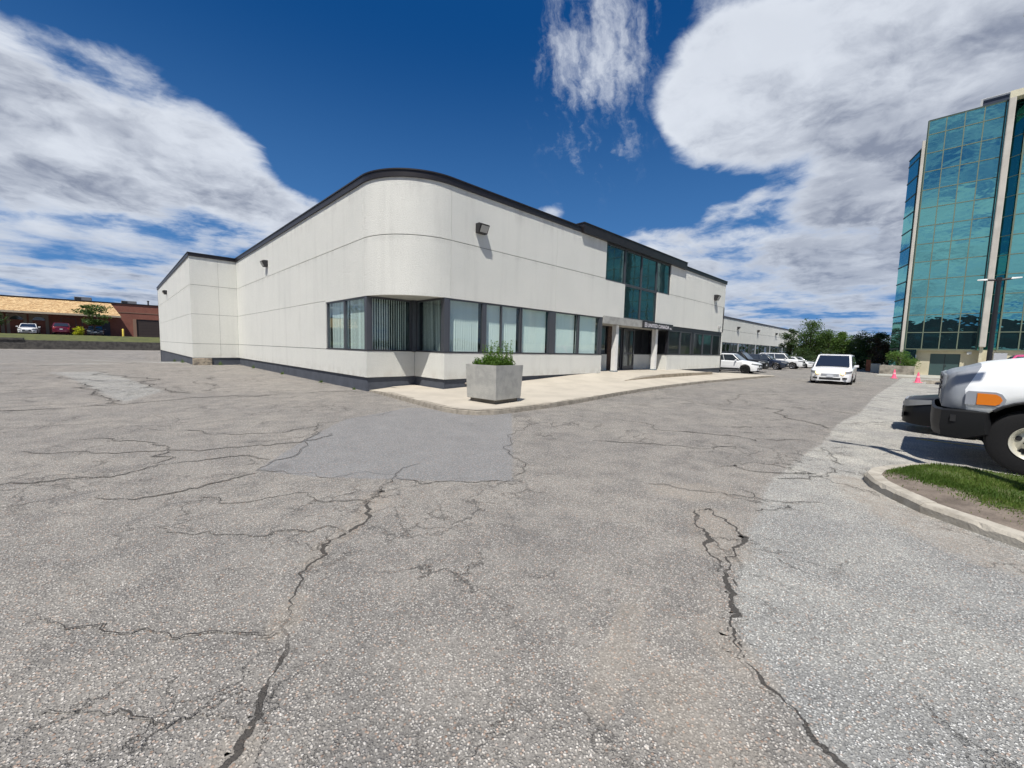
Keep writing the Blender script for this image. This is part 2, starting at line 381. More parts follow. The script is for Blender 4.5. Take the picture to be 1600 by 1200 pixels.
def line_d(px, py, pl):
    d = np.full(px.shape, 1e9)
    for (ax, ay), (bx, by) in zip(pl[:-1], pl[1:]):
        ex, ey = bx-ax, by-ay; tt = np.clip(((px-ax)*ex+(py-ay)*ey)/(ex*ex+ey*ey+1e-9), 0, 1)
        d = np.minimum(d, np.hypot(px-ax-tt*ex, py-ay-tt*ey))
    return d
LIGHT = [(200,1.9),(55,1.5),(22.7,1.52),(15.8,1.32),(12.7,1.46),(9.8,1.29),(8.1,1.34),(6.9,1.3),(6.18,1.33),(5.8,1.3),(5.2,1.2),(4.8,1.11),(3.72,.98),(3.0,.79),(2.53,.63),(2.32,.45),(2.16,.26),(2.06,.15),(1.95,-.2),(1.8,-1),(1.5,-3),(1,-30),(200,-30)]
PATCH = [(5.55,9.6),(4.9,9.35),(3.59,8.89),(2.3,7.4),(1.24,5.95),(1.75,5.15),(2.54,4.36),(3.0,3.9),(3.48,3.51),(4.3,4.35),(7.24,7.38),(6.6,7.7),(6.0,8.2),(5.85,9.4)]
SANDY = [(6.2,13.9),(5.75,10.8),(4.9,9.9),(3.2,10.4),(2.0,14.0),(1.2,17.2),(.8,20),(.3,24.4),(-.5,28.5),(2,30),(6.2,33)]
LTW = [(-.2,15.7),(.1,14.0),(1.2,17.2),(.8,20.1),(.3,24.4),(-.5,28.5),(-2.5,28.9),(-1.6,25.2),(-1.0,21.1)]
DK1 = [(-4.5,28.9),(-2.5,28.9),(-1.6,25.2),(-1.0,21.1),(-.5,18),(-.2,15.7),(.1,14),(-1.9,14.2),(-9,14.6),(-9,28)]
LTFAR = [(-2.7,54.8),(3.7,56),(3.7,37.5),(2.2,37.6),(1.1,41.3)]
STRIP = [(-4.7,37.2),(2.4,36.5),(2.4,36.9),(-4.7,37.6)]
SMOOTH = [(-20,79),(3.7,79),(3.7,60),(3.7,37.5),(2,36.9),(-4.5,37.7),(-1,31),(-20,31)]
crack_main = [(2.36,4.58),(2.17,4.31),(1.98,4.1),(1.73,3.76),(1.57,3.52),(1.38,3.44),(1.16,3.36),(.96,3.1),(.78,2.78),(.70,2.6),(.62,2.48),(.48,2.15),(.36,1.93),(.2,1.78),(.1,1.6),(.0,1.5)]
crack_loopL = [(4.35,1.62),(4.19,1.53),(3.9,1.42),(3.59,1.24),(3.39,1.04),(3.2,.93),(2.95,.83),(2.74,.75),(2.5,.66),(2.36,.59)]
crack_loopR = [(4.30,1.58),(4.47,1.51),(4.3,1.3),(4.16,1.16),(4.05,1.10),(4.01,1.02),(3.75,1.03),(3.41,.98),(3.3,.95)]
sandspots = [((.75,2.7),(.62,2.5),.10),((2.0,4.1),(1.9,4.0),.16),((1.8,3.85),(1.3,3.4),.10),((1.16,3.36),(.98,3.12),.08),((.3,1.85),(.0,1.6),.10),
             ((4.75,1.95),(5.0,1.75),.30),((4.3,1.45),(3.6,1.08),.22),((2.3,1.2),(1.55,.95),.09),((1.9,.75),(1.6,.35),.2),((2.5,.78),(2.3,.5),.12),((5.9,.1),(5.2,-.5),.3),((7.0,.6),(6.2,.35),.22)]
def regions(px, py):
    R = np.clip(.5 - poly_sd(px, py, LIGHT)/.34, 0, 1)
    R = np.maximum(R, .62*np.clip(.5-poly_sd(px, py, LTW)/.5, 0, 1)); R = np.maximum(R, np.clip(.5-poly_sd(px, py, LTFAR)/1.5, 0, 1)); R = np.maximum(R, .8*np.clip(.5-poly_sd(px, py, STRIP)/.3, 0, 1))
    G = np.clip(.5 - poly_sd(px, py, PATCH)/.35, 0, 1)
    G = np.maximum(G, .47*np.clip(.5-poly_sd(px, py, SMOOTH)/2, 0, 1))
    B = .42*np.clip(.5 - poly_sd(px, py, SANDY)/1.0, 0, 1)
    for a, b, w in sandspots:
        d = line_d(px, py, [a, b]); B = np.maximum(B, np.clip(1.0-(d/(w*1.5))**2, 0, 1))
    return R, G, B
def set_attrs(me, xs, ys, crk=None):
    R, G, B = regions(xs, ys)
    a = me.color_attributes.new('reg', 'FLOAT_COLOR', 'POINT'); a.data.foreach_set('color', np.stack([R, G, B, np.ones_like(R)], 1).astype(np.float32).ravel())
    c = me.attributes.new('crk', 'FLOAT', 'POINT'); c.data.foreach_set('value', (np.zeros_like(R) if crk is None else crk).astype(np.float32))
ax = axis_coords()
gx, gy = np.meshgrid(ax, ax, indexing='ij'); N = len(ax)
gz = dip(gx, gy)
verts = np.stack([gx.ravel(), gy.ravel(), gz.ravel()], 1)
I, J = np.meshgrid(np.arange(N-1), np.arange(N-1), indexing='ij'); q = (I*N+J).ravel()
faces = np.stack([q, q+N, q+N+1, q+1], 1)
me = bpy.data.meshes.new('ground'); me.vertices.add(len(verts)); me.vertices.foreach_set('co', verts.astype(np.float32).ravel())
me.loops.add(faces.size); me.loops.foreach_set('vertex_index', faces.ravel().astype(np.int32))
me.polygons.add(len(faces)); me.polygons.foreach_set('loop_start', np.arange(0, faces.size, 4, dtype=np.int32)); me.polygons.foreach_set('loop_total', np.full(len(faces), 4, np.int32))
me.update(calc_edges=True); set_attrs(me, verts[:,0], verts[:,1]); me.materials.append(ASPH)
ground = bpy.data.objects.new('ground', me); COL.objects.link(ground); struct(ground)
# worn cracks: soft-edged ribbons of the same asphalt, opened along their middle
rc = random.Random(3)
cv, cf, cc = [], [], []
def ribbon(pl, w0, w1, z=.003, jit=.075, amp=1.0):
    pts = [tuple(p) for p in pl[:-1]]; full_ = list(pl)
    for lv in range(4):
        nx_ = []
        for a, b in zip(full_[:-1], full_[1:]):
            L = math.dist(a, b); nx_.append(a)
            if L > .03: k = rc.gauss(0, .13)*L; nx_.append(((a[0]+b[0])/2-(b[1]-a[1])/L*k, (a[1]+b[1])/2+(b[0]-a[0])/L*k))
        full_ = nx_+[full_[-1]]
    pts = full_[:-1]
    pts.append(pl[-1]); n = len(pts); ribbon.k += 1; z = .0022+ribbon.k*.00022; o = len(cv); wob = [rc.random() for _ in range(n//6+3)]
    for i, p in enumerate(pts):
        a = pts[max(i-1, 0)]; b = pts[min(i+1, n-1)]; tx, ty = b[0]-a[0], b[1]-a[1]; l = math.hypot(tx, ty) or 1; nx, ny = -ty/l, tx/l
        f = i/(n-1); k = i/6; kk = wob[int(k)]*(1-k % 1)+wob[int(k)+1]*(k % 1)
        w = (w0+(w1-w0)*f)*(.25+1.35*kk); st = min(1, f*8, (1-f)*8)
        for j, s_ in enumerate((-1, -.45, 0, .45, 1)):
            cv.append((p[0]+nx*w*s_*2.2, p[1]+ny*w*s_*2.2, z)); cc.append((0, .36, .98*amp, .36, 0)[j]*(.55+.45*st)*(.8+.35*kk))
    for i in range(n-1):
        for j in range(4): a = o+i*5+j; cf.append((a, a+1, a+6, a+5))
ribbon.k = 0
ribbon(crack_main, .014, .015); ribbon(crack_loopL, .020, .034); ribbon(crack_loopR, .020, .022)
ribbon([(3.41,.98),(3.2,.93),(2.9,.80),(2.6,.70),(2.36,.60)], .024, .022)
ribbon([(2.36,.58),(2.25,.40),(2.16,.26),(2.06,.15),(1.95,-.15)], .018, .02)
for pl, w in [([(4.73,2.37),(4.88,1.88),(4.98,1.74),(5.05,1.64)], .010), ([(5.07,1.58),(5.2,1.28),(5.4,.95),(5.58,.8),(5.65,.7)], .013), ([(5.42,1.48),(5.25,1.3),(5.2,1.15)], .012),
              ([(5.25,.95),(5.1,.98),(4.95,1.05),(4.8,1.15)], .015), ([(2.0,4.1),(2.15,4.35),(2.5,4.6),(3.0,4.9)], .006), ([(1.4,3.4),(1.1,3.75),(.6,4.1),(.2,4.6)], .007), ([(1.9,3.95),(1.5,4.3),(1.1,4.8),(.6,5.3)], .006),
              ([(.62,2.48),(.3,2.75),(-.05,3.05),(-.4,3.6)], .006), ([(.35,1.9),(.2,2.15),(-.05,2.4),(-.3,2.6)], .005), ([(7.1,7.25),(5.4,5.5),(4.3,4.35),(3.48,3.51)], .006), ([(3.48,3.51),(3.0,3.9),(2.54,4.36),(1.75,5.15),(1.24,5.95)], .005), ([(1.24,5.95),(2.3,7.4),(3.59,8.89),(4.9,9.35)], .007),
              ([(7.0,1.0),(6.6,1.35),(6.4,1.65),(6.55,1.9),(6.3,2.0)], .010), ([(9.6,1.6),(9.1,1.95),(8.7,2.2),(8.9,2.6),(8.6,3.2),(8.3,3.6)], .010), ([(8.6,3.2),(8.2,4.0),(8.6,4.9),(9.0,5.8)], .008),
              ([(7.6,.9),(7.0,.85),(6.6,1.0),(6.3,1.3)], .010), ([(9.5,.9),(8.6,1.0),(7.9,.8)], .008), 
              ([(-1.0,9.0),(-.2,8.2),(.8,7.6),(1.9,7.3),(2.8,7.6)], .009), ([(-1.6,7.6),(-.8,7.0),(-.1,6.7),(.9,6.9),(1.5,6.4)], .009), ([(-.6,9.6),(.2,8.9),(.5,7.8),(.3,6.9)], .008), ([(.9,9.4),(1.4,8.6),(2.2,8.2),(3.0,8.5)], .008), ([(-.2,6.0),(.6,5.6),(1.2,5.8)], .007),
              ([(.1,14.0),(1.5,14.7),(3.4,14.3),(5.0,14.5),(6.1,13.9)], .014), ([(-1.9,14.2),(-.4,14.2),(.1,14.0)], .014), ([(-2.5,28.9),(-1.6,25.2),(-1.0,21.1),(-.5,18),(-.2,15.7),(.1,14)], .03), ([(-.5,28.5),(.3,24.4),(.8,20.1),(1.2,17.2),(1.6,16)], .028),
              ([(2.0,16.5),(2.6,18.5),(2.4,21),(3.2,23)], .018), ([(11.5,1.5),(12.5,2.4),(14.5,3.0),(16,4.6)], .012), ([(6.2,4.2),(6.9,3.4),(7.2,2.6),(7.9,2.3)], .007), ([(13,5.5),(15,4.6),(17.5,5.2),(20,4.4)], .012)]:
    ribbon(pl, w, w*.8, z=.0034)
me = bpy.data.meshes.new('pavement_cracks'); me.from_pydata(cv, [], cf); me.update()
cva = np.array(cv); set_attrs(me, cva[:,0], cva[:,1], np.array(cc)); me.materials.append(ASPH)
o = bpy.data.objects.new('pavement_cracks', me); COL.objects.link(o); struct(o)
# ------------------------------------------------------------------ office building
XL, YA, XC, YR, RAD = 6.3, 13.74, 8.2, 11.8, 2.15
XE, YB, YW, XP = 35.05, 34.1, 60.4, 3.72      # far end of the street front, recess wall, west end, face of the west wing
def arc(n=28):
    cx, cy = XL+RAD, YR+RAD
    return [(cx+RAD*cos(pi*(1+.5*i/n)), cy+RAD*sin(pi*(1+.5*i/n))) for i in range(n+1)]
def offset(path, d):      # to the left of travel
    out = []; n = len(path)
    for i, p in enumerate(path):
        a = Vector(path[max(i-1,0)]); b = Vector(p); c = Vector(path[min(i+1,n-1)])
        n1 = (b-a).normalized() if i > 0 else (c-b).normalized(); n2 = (c-b).normalized() if i < n-1 else n1
        p1 = Vector((-n1.y, n1.x)); p2 = Vector((-n2.y, n2.x)); m = (p1+p2); m /= m.length_squared/2 if m.length_squared > 1e-6 else 1
        out.append((b.x+m.x*d, b.y+m.y*d))
    return out
def band(mb, path, z0, z1, th=.2, d0=0.0):
    a = offset(path, d0); b = offset(path, d0+th); n = len(path)
    vs = [(x,y,z0) for x,y in a]+[(x,y,z1) for x,y in a]+[(x,y,z0) for x,y in b]+[(x,y,z1) for x,y in b]; fs = []
    for i in range(n-1):
        fs += [(i,i+1,n+i+1,n+i), (2*n+i+1,2*n+i,3*n+i,3*n+i+1), (n+i,n+i+1,3*n+i+1,3*n+i), (i+1,i,2*n+i,2*n+i+1)]
    fs += [(0,n,3*n,2*n), (n-1,3*n-1,4*n-1,2*n-1)]
    mb.add(vs, fs)
def subpath(path, brk):
    """split a path at given indices, leaving 8 mm joints"""
    out = []; idx = [0]+brk+[len(path)-1]
    for a, b in zip(idx[:-1], idx[1:]):
        seg = [Vector(p) for p in path[a:b+1]]
        if a != 0: seg[0] = seg[0]+(seg[1]-seg[0]).normalized()*.005
        if b != len(path)-1: seg[-1] = seg[-1]+(seg[-2]-seg[-1]).normalized()*.005
        out.append([tuple(s) for s in seg])
    return out
A_ = arc()
left = [(XP,YW),(XP,47.2),(XP,YB),(5.25,YB),(XL,YB),(XL,27.4),(XL,20.8)]
bld = thing('office_building', 'low off-white precast office building with rounded upper corner, dark roof cap and ribbon windows', 'building', (XL,YA,0))
bld_loc = bld.location.copy()
class B:     # parts of a thing are modelled in world coordinates and shifted to the thing's origin
    def __init__(s, root): s.r = root; s.Mi = root.matrix_basis.copy() if False else Matrix.Translation(root.location) @ Matrix.Rotation(root.rotation_euler.z, 4, 'Z')
    def __call__(s, mb, name, m, parent=None, **k):
        inv = s.Mi.inverted(); mb.v = [tuple(inv @ Vector(v)) for v in mb.v]
        return mb.build(name, m, parent or s.r, **k)
bp = B(bld)
# upper wall
mb = MB()
up = left + A_ + [(14.1,YR),(17.98,YR)]
k0 = len(left)
for z0, z1 in ((5.302, 7.10), (3.40, 5.278)):
    br = [1,2,3,4,5,6,k0,k0+28,k0+29]
    for seg in subpath(up, br): band(mb, seg, z0, z1)
# below the second groove: full-height wall on the left front, lintel strip over the corner windows
lo = left+[(XL,17.5)]
for z0, z1 in ((1.442, 3.382), (.50, 1.418)):
    for seg in subpath(lo, [1,2,3,4,5,6]): band(mb, seg, z0, z1)
band(mb, [(XL,17.5)]+A_+[(17.9,YR)], 3.33, 3.382, .2)
band(mb, [(XL,17.5)]+A_+[(17.9,YR)], 3.382, 3.402, .2)
# sill wall round the notched corner
for seg in subpath([(XL,17.5),(XL,YA),(XC,YA),(XC,YR),(13.2,YR),(17.9,YR)], [1,2,3,4]): band(mb, seg, .50, 1.43, .2)
# right of the stair window
for seg in subpath([(23.62,YR),(30.2,YR),(XE,YR)], [1]): band(mb, seg, 3.33, 5.22, .2)
band(mb, [(25.30,YR),(XE,YR)], 5.222, 5.278, .2)
for seg in subpath([(25.30,YR),(30.2,YR),(XE,YR),(XE,30)], [1,2]): band(mb, seg, 5.302, 7.10, .2)
band(mb, [(17.98,YR),(19.88,YR)], 3.43, 5.22, .2)
for seg in subpath([(25.35,13.0),(25.35,YR),(XE,YR),(XE,YR+6)], [1,2]): band(mb, seg, .50, 1.48, .2)
band(mb, [(XE,YR),(XE,YW),(XP,YW)], .5, 5.27, .2, .003)
band(mb, [(XE,30),(XE,YW),(XP,YW)], 5.27, 7.10, .2, .003)
band(mb, [(19.71-.9,13.0),(20.26,13.0)], .50, 1.43, .2); band(mb, [(23.3,13.0),(25.35,13.0)], .50, 1.45, .2)
wall = bp(mb, 'wall', PRE)
mb = MB()
JT = mat('joint_sealant', (.16,.165,.16), .9)
for z0, z1, pth in ((1.0,7.0,left), (3.45,7.0,[(XL,20.8)]+A_+[(17.90,YR)]), (5.0,7.0,[(25.4,YR),(XE-.1,YR)]), (3.4,5.1,[(23.7,YR),(XE-.1,YR)]),(.6,1.4,[(XL,20.8),(XL,YA),(XC,YA),(XC,YR),(17.8,YR)])):
    band(mb, pth, z0, z1, .1, .028)
band(mb, [(XL,20.8),(XL,17.55)], .6, 3.3, .1, .028)
bp(mb, 'wall_joint', JT)
# base
mb = MB(); band(mb, [(XP,YW),(XP,YB),(XL,YB),(XL,YA),(XC,YA),(XC,YR),(17.9,YR)], -1.6, .50, .3, .055)
band(mb, [(25.4,YR),(XE,YR),(XE,YW),(XP,YW)], -1.6, .50, .3, .055)
band(mb, [(17.9,13.05),(25.4,13.05)], -.2, .50, .3, .0)
bp(mb, 'base_course', BASE)
# patched stone at the foot of the recess corner
mb = MB(); mb.box(XP-.02, 4.75, YB-.03, YB+.2, -.2, .47); bp(mb, 'masonry_patch', mat('patch_masonry', (.42,.36,.28), .95, col2=(.16,.14,.12), vscale=7, bump=1, bscale=14), bevel=.03)
# caps
mb = MB()
cpth = left+A_+[(15.75,YR)]
band(mb, cpth, 7.10, 7.31, .34, -.055); band(mb, cpth, 7.30, 7.345, .40, -.085)
band(mb, [(27.3,YR),(XE+.05,YR),(XE+.05,YW),(XP,YW)], 7.10, 7.31, .34, -.055)
band(mb, [(27.3,YR),(XE+.05,YR),(XE+.05,YW),(XP,YW)], 7.30, 7.345, .40, -.085)
bp(mb, 'roof_cap', CAP)
mb = MB(); mb.box(15.8, 27.25, YR-.16, YR+.6, 7.085, 7.50); mb.box(15.77, 27.28, YR-.19, YR+.63, 7.50, 7.54); bp(mb, 'entrance_fascia', CAP)
mb = MB(); mb.prism([(XP+.3,YW-.3),(XP+.3,YB+.3),(XL+.3,YB+.3),(XL+.3,14.2),(6.9,12.9),(7.6,12.3),(8.6,YR+.3),(XE-.3,YR+.3),(XE-.3,YW-.3)], 6.9, 7.0)
bp(mb, 'roof', mat('gravel_roof', (.25,.24,.23), .95, var=.3))
# soffit below the rounded corner and over the entrance
mb = MB(); ar = offset(arc(), .03); mb.prism(ar+[(8.5,YR+.2),(8.5,14.2),(XL+.2,14.2)], 3.345, 3.40); bp(mb, 'soffit', SOF); mb = MB()
mb.prism([(17.9,YR+.2),(25.6,YR+.2),(25.6,13.1),(17.9,13.1)], 3.05, 3.10)
bp(mb, 'porch_soffit', SOF)
mb = MB(); mb.box(17.93, 21.93, YR-.02, YR+.22, 3.03, 3.425); bp(mb, 'entrance_lintel', CONC, bevel=.01)
mb = MB(); mb.box(21.93, 25.4, YR+.05, YR+.2, 3.03, 3.425); bp(mb, 'lintel_flashing', DARK)
# threshold slab of the porch is part of the sidewalk
# interior: dark floor/back so that panes look into rooms
mb = MB(); band(mb, [(XL,17.8),(XL,YA),(XC,YA),(XC,YR),(17.7,YR)], 1.0, 3.6, .05, .75); mb.box(26, 35, YR+1.2, YR+1.3, 1, 3.5); mb.box(18,25,YR+1.0,YR+1.1,3.5,7)
bp(mb, 'interior', INT)

def window(bpx, axis, c, a0, a1, z0, z1, glass, fm=MULL, sub=(), fw_=.055, inset=.03, blind=None, fd=.10, gname='pane', root=None):
    """one window unit: frame (the part), pane and blinds below it. axis 'X': plane x=c facing -X; 'Y': plane y=c facing -Y"""
    mb = MB()
    def bx(u0, u1, d0, d1, q0, q1, m=None):
        m = m or mb
        if axis == 'X': m.box(c+d0, c+d1, u0, u1, q0, q1)
        else: m.box(u0, u1, c+d0, c+d1, q0, q1)
    if a0 > a1: a0, a1 = a1, a0
    bx(a0, a1, inset, inset+fd, z0, z0+fw_); bx(a0, a1, inset, inset+fd, z1-fw_, z1)
    e = [a0, a1-fw_]
    for u in e: bx(u, u+fw_, inset, inset+fd, z0+fw_, z1-fw_)
    for u in sub: bx(u-fw_/2, u+fw_/2, inset+.01, inset+fd, z0+fw_, z1-fw_)
    fr = bpx(mb, 'window', fm, root)
    if gname == 'single':
        gname = 'pane'
    m2 = MB(); bx(a0+fw_*.5, a1-fw_*.5, inset+.045, inset+.057, z0+fw_*.5, z1-fw_*.5, m2)
    bpx(m2, gname, glass, fr)
    if blind:
        m3 = MB(); u = a0+fw_+.01; rb = random.Random(int(a0*100)); pitch_, ang = blind
        while u < a1-fw_-.02:
            w = .089; a = radians(ang+rb.uniform(-5, 5)); d = inset+.20
            p0 = (u-cos(a)*w/2, d-sin(a)*w/2); p1 = (u+cos(a)*w/2, d+sin(a)*w/2)
            if axis == 'X': vs = [(c+p0[1],p0[0],z0+.04),(c+p1[1],p1[0],z0+.04),(c+p1[1],p1[0],z1-.03),(c+p0[1],p0[0],z1-.03)]
            else: vs = [(p0[0],c+p0[1],z0+.04),(p1[0],c+p1[1],z0+.04),(p1[0],c+p1[1],z1-.03),(p0[0],c+p0[1],z1-.03)]
            m3.add(vs, [(0,1,2,3)]); u += pitch_
        bpx(m3, 'vertical_blind', BLIND, fr, normals=False)
    return fr
zs, zh = 1.43, 3.33
window(bp, 'X', XL, 15.70, 17.47, zs, zh, GLC, blind=(.080, 6)); window(bp, 'X', XL, 13.90, 15.68, zs, zh, GLC, blind=(.080, 6))
window(bp, 'Y', YA, 6.48, 8.08, zs, zh, GLC, blind=(.092, 38))
window(bp, 'X', XC, 12.00, 13.66, zs, zh, GLC, blind=(.090, 20))
window(bp, 'Y', YR, 8.40, 9.98, zs, zh, GLC, blind=(.105, -50))
window(bp, 'Y', YR, 10.08, 11.98, zs, zh, GLC, sub=(10.92,), blind=(.100, -36))
window(bp, 'Y', YR, 12.02, 13.78, zs, zh, GLC, blind=(.094, -22))
window(bp, 'Y', YR, 14.15, 15.90, zs, zh, GLC, blind=(.086, -10)); window(bp, 'Y', YR, 15.93, 17.66, zs, zh, GLC, blind=(.086, -10))
mb = MB()   # corner and pier mullions
for q_ in ((XL+.015, XL+.17, YA+.015, YA+.16, zs-.012, zh+.012),(XC-.13, XC+.02, YA-.09, YA+.13, zs-.012, zh+.012),(XC+.015, XC+.19, YR+.015, YR+.18, zs-.012, zh+.012),(13.79, 14.14, YR+.02, YR+.14, zs, zh),(17.67, 17.88, YR+.01, YR+.2, zs, zh),(9.985, 10.075, YR+.03, YR+.14, zs, zh)):
    mb = MB(); mb.box(*q_); bp(mb, 'mullion', MULL)
# head and sill trim
mb = MB()
for p_, (z0, z1) in (([(XL,17.49),(XL,YA),(XC,YA),(XC,YR),(17.9,YR)], (1.431, 1.462)),): band(mb, p_, z0, z1, .10, -.012)
bp(mb, 'sill_flashing', DARK)
# T-shaped stair window of teal mirror glass
xt = [18.0, 19.90, 21.70, 23.52, 25.29]
for i in range(4): window(bp, 'Y', YR, xt[i]+.004, xt[i+1]-.004, 5.225, 7.08, GLT2, fw_=.06, inset=.05)
for i in (1, 2): window(bp, 'Y', YR, xt[i]+.004, (xt[i+1] if i == 1 else 23.61)-.004, 3.43, 5.215, GLT2, fw_=.06, inset=.05)
# entrance recess
mb = MB(); mb.box(20.28, 20.85, 12.98, 13.2, .5, 3.05); bp(mb, 'brick_pier', mat('dark_brick', (.085,.05,.038), .9, col2=(.03,.02,.018), vscale=9, bump=.5, bscale=30))
window(bp, 'Y', 13.0, 18.8, 20.27, 1.43, 3.05, GLD, fm=DARK)
window(bp, 'Y', 13.0, 20.86, 21.9, .52, 3.05, GLD, fm=MULL, sub=(21.3,), fw_=.09)
dr = MB(); dr.box(21.95, 22.05, 12.96, 13.06, .52, 3.0); dr.box(23.16, 23.26, 12.96, 13.06, .52, 3.0); dr.box(22.05, 23.16, 12.96, 13.06, .52, .75); dr.box(22.05, 23.16, 12.96, 13.06, 2.9, 3.0); dr.box(22.05, 23.16, 12.965, 13.055, 1.45, 1.56)
door = bp(dr, 'door', MULL); m2 = MB(); m2.box(22.04, 23.17, 13.0, 13.012, .74, 2.91); bp(m2, 'pane', GLD, door)
m2 = MB(); m2.tube([(23.08,12.95,1.3),(23.08,12.90,1.32),(23.08,12.90,1.72),(23.08,12.95,1.74)], .016, 8); bp(m2, 'handle', CHR, door)
window(bp, 'Y', 13.0, 23.28, 24.42, 1.46, 3.05, GLD, fm=DARK); window(bp, 'Y', 13.0, 24.44, 25.33, 1.46, 3.05, GLD, fm=DARK)
window(bp, 'X', 25.35, YR+.12, 12.98, 1.49, 3.05, GLD, fm=MULL)
for x in (19.55, 24.10):
    m2 = MB(); m2.box(x-.13, x+.13, 11.93, 12.19, .56, 3.03); pst = bp(m2, 'post', WHT, bevel=.008)
    m2 = MB(); m2.box(x-.16, x+.16, 11.90, 12.22, .47, .56); bp(m2, 'post_base', mat('blue_grey_boot', (.13,.17,.20), .6), pst)
xr = [25.38, 27.30, 29.15, 29.55, 31.10, 32.95, 34.92]
for i, (a, b) in enumerate(((25.55,27.28),(27.32,29.10),(29.50,31.18),(31.22,33.0),(33.04,34.9))): window(bp, 'Y', YR, a, b, 1.49, 3.06, GLD, fw_=.06)
mb = MB(); mb.box(25.4, 35.0, YR+.02, YR+.16, 3.065, 3.33); mb.box(29.12, 29.48, YR+.02, YR+.14, 1.49, 3.06); mb.box(25.36, 25.53, YR+.0, YR+.16, 1.49, 3.06); mb.box(34.91,35.02,YR+.01,YR+.16,1.49,3.06)
bp(mb, 'window_header', DARK)
mb = MB(); band(mb, [(25.34,13.0),(25.34,YR),(XE,YR)], 1.481, 1.512, .10, -.014); bp(mb, 'sill_flashing', DARK)
# wall pack lights
def wall_pack(bpx, x, y, z, axis, s=1.0, root=None):
    m2 = MB()
    # profile (out from wall, height): sloped lens face below
    pr = [(0, .17), (.20, .17), (.30, .12), (.16, -.16), (0, -.16)]; w = .21*s
    vs = []
    for sgn in (-1, 1):
        for d, h in pr: vs.append((x-d*s, y+sgn*w, z+h*s) if axis == 'X' else (x+sgn*w, y-d*s, z+h*s))
    n = len(pr); m2.add(vs, [tuple(range(n)), tuple(range(n,2*n))[::-1]]+[(i,n+i,n+(i+1)%n,(i+1)%n) for i in range(n)])
    h_ = bpx(m2, 'wall_light', BLK, root)
    m3 = MB(); w *= .78; d0, h0, d1, h1 = .292, .085, .178, -.135
    pts = [(-w,d0,h0),(w,d0,h0),(w,d1,h1),(-w,d1,h1)]
    if axis == 'X': P_ = [(x-d*s-.012, y+u, z+h*s-.006) for u, d, h in pts]; nn = (-.8,0,-.35)
    else: P_ = [(x+u, y-d*s-.012, z+h*s-.006) for u, d, h in pts]; nn = (0,-.8,-.35)
    m3.slab(P_, nn, .012); bpx(m3, 'lens', mat('lamp_lens', (.42,.42,.40), .25), h_)
    return h_
wall_pack(bp, XL, 26.2, 5.98, 'X', 1.0); wall_pack(bp, 9.72, YR, 5.92, 'Y', 1.0); wall_pack(bp, 32.9, YR, 5.85, 'Y', 1.15); wall_pack(bp, XP, 49.8, 5.98, 'X', 1.1)
m2 = MB(); m2.box(33.9, 34.2, YR-.14, YR-.003, 3.62, 3.8); bp(m2, 'wall_camera', mat('cam_grey', (.45,.45,.45), .5), bevel=.02)
# outlet pipe stub and paint chips in the base
m2 = MB(); m2.tube([(9.2,YR+.06,.32),(9.2,YR-.05,.32),(9.2,YR-.07,.25)], .035, 8); bp(m2, 'pipe_stub', mat('dusty_pipe', (.35,.31,.27), .8))

# ------------------------------------------------------------------ sign
sg = thing('sign', 'long dark fascia sign with white company lettering above the entrance', 'sign', (23.8, YR-.12, 3.19))
bs = B(sg)
mb = MB(); mb.box(21.95, 25.66, YR-.13, YR-.01, 3.03, 3.37); bs(mb, 'sign_board', mat('sign_black', (.035,.035,.04), .4), bevel=.006)
mb = MB(); mb.box(21.94, 25.67, YR-.142, YR-.131, 3.352, 3.38); mb.box(21.94, 25.67, YR-.142, YR-.131, 3.02, 3.045); mb.box(25.64,25.67,YR-.142,YR-.131,3.045,3.352); bs(mb, 'sign_edge', MULL)
SW = mat('sign_white', (.60,.58,.62), .5)
def text(txt, size, x, y, z, root, bpx, m, sx=1.0, name='lettering', rot=0):
    cu = bpy.data.curves.new('tmp_text', 'FONT'); cu.body = txt; cu.size = size; cu.extrude = .004; cu.space_character = 1.03; cu.offset = .006*size/.3
    ob = bpy.data.objects.new('tmp_text', cu); COL.objects.link(ob)
    dg = bpy.context.evaluated_depsgraph_get(); me = bpy.data.meshes.new_from_object(ob.evaluated_get(dg))
    bpy.data.objects.remove(ob); mb = MB(); vs = [(v.co.x*sx, v.co.y, v.co.z) for v in me.vertices]; fs = [tuple(p.vertices) for p in me.polygons]
    R = Matrix.Translation((x, y, z)) @ Matrix.Rotation(rot, 4, 'Z') @ Matrix.Rotation(pi/2, 4, 'X')
    mb.add([tuple(R @ Vector(v)) for v in vs], fs); return bpx(mb, name, m)
text('UNITED CANADA', .29, 22.36, YR-.137, 3.085, sg, bs, SW, 1.16); text('Inc', .15, 25.28, YR-.137, 3.075, sg, bs, SW, 1.2)
mb = MB()
for (a, b, c, d) in ((22.02,22.06,3.07,3.33),(22.06,22.26,3.07,3.10),(22.06,22.26,3.30,3.33),(22.24,22.28,3.10,3.33),(22.06,22.24,3.185,3.215),(22.13,22.17,3.10,3.30)): mb.box(a, b, YR-.139, YR-.131, c, d)
bs(mb, 'emblem', SW)

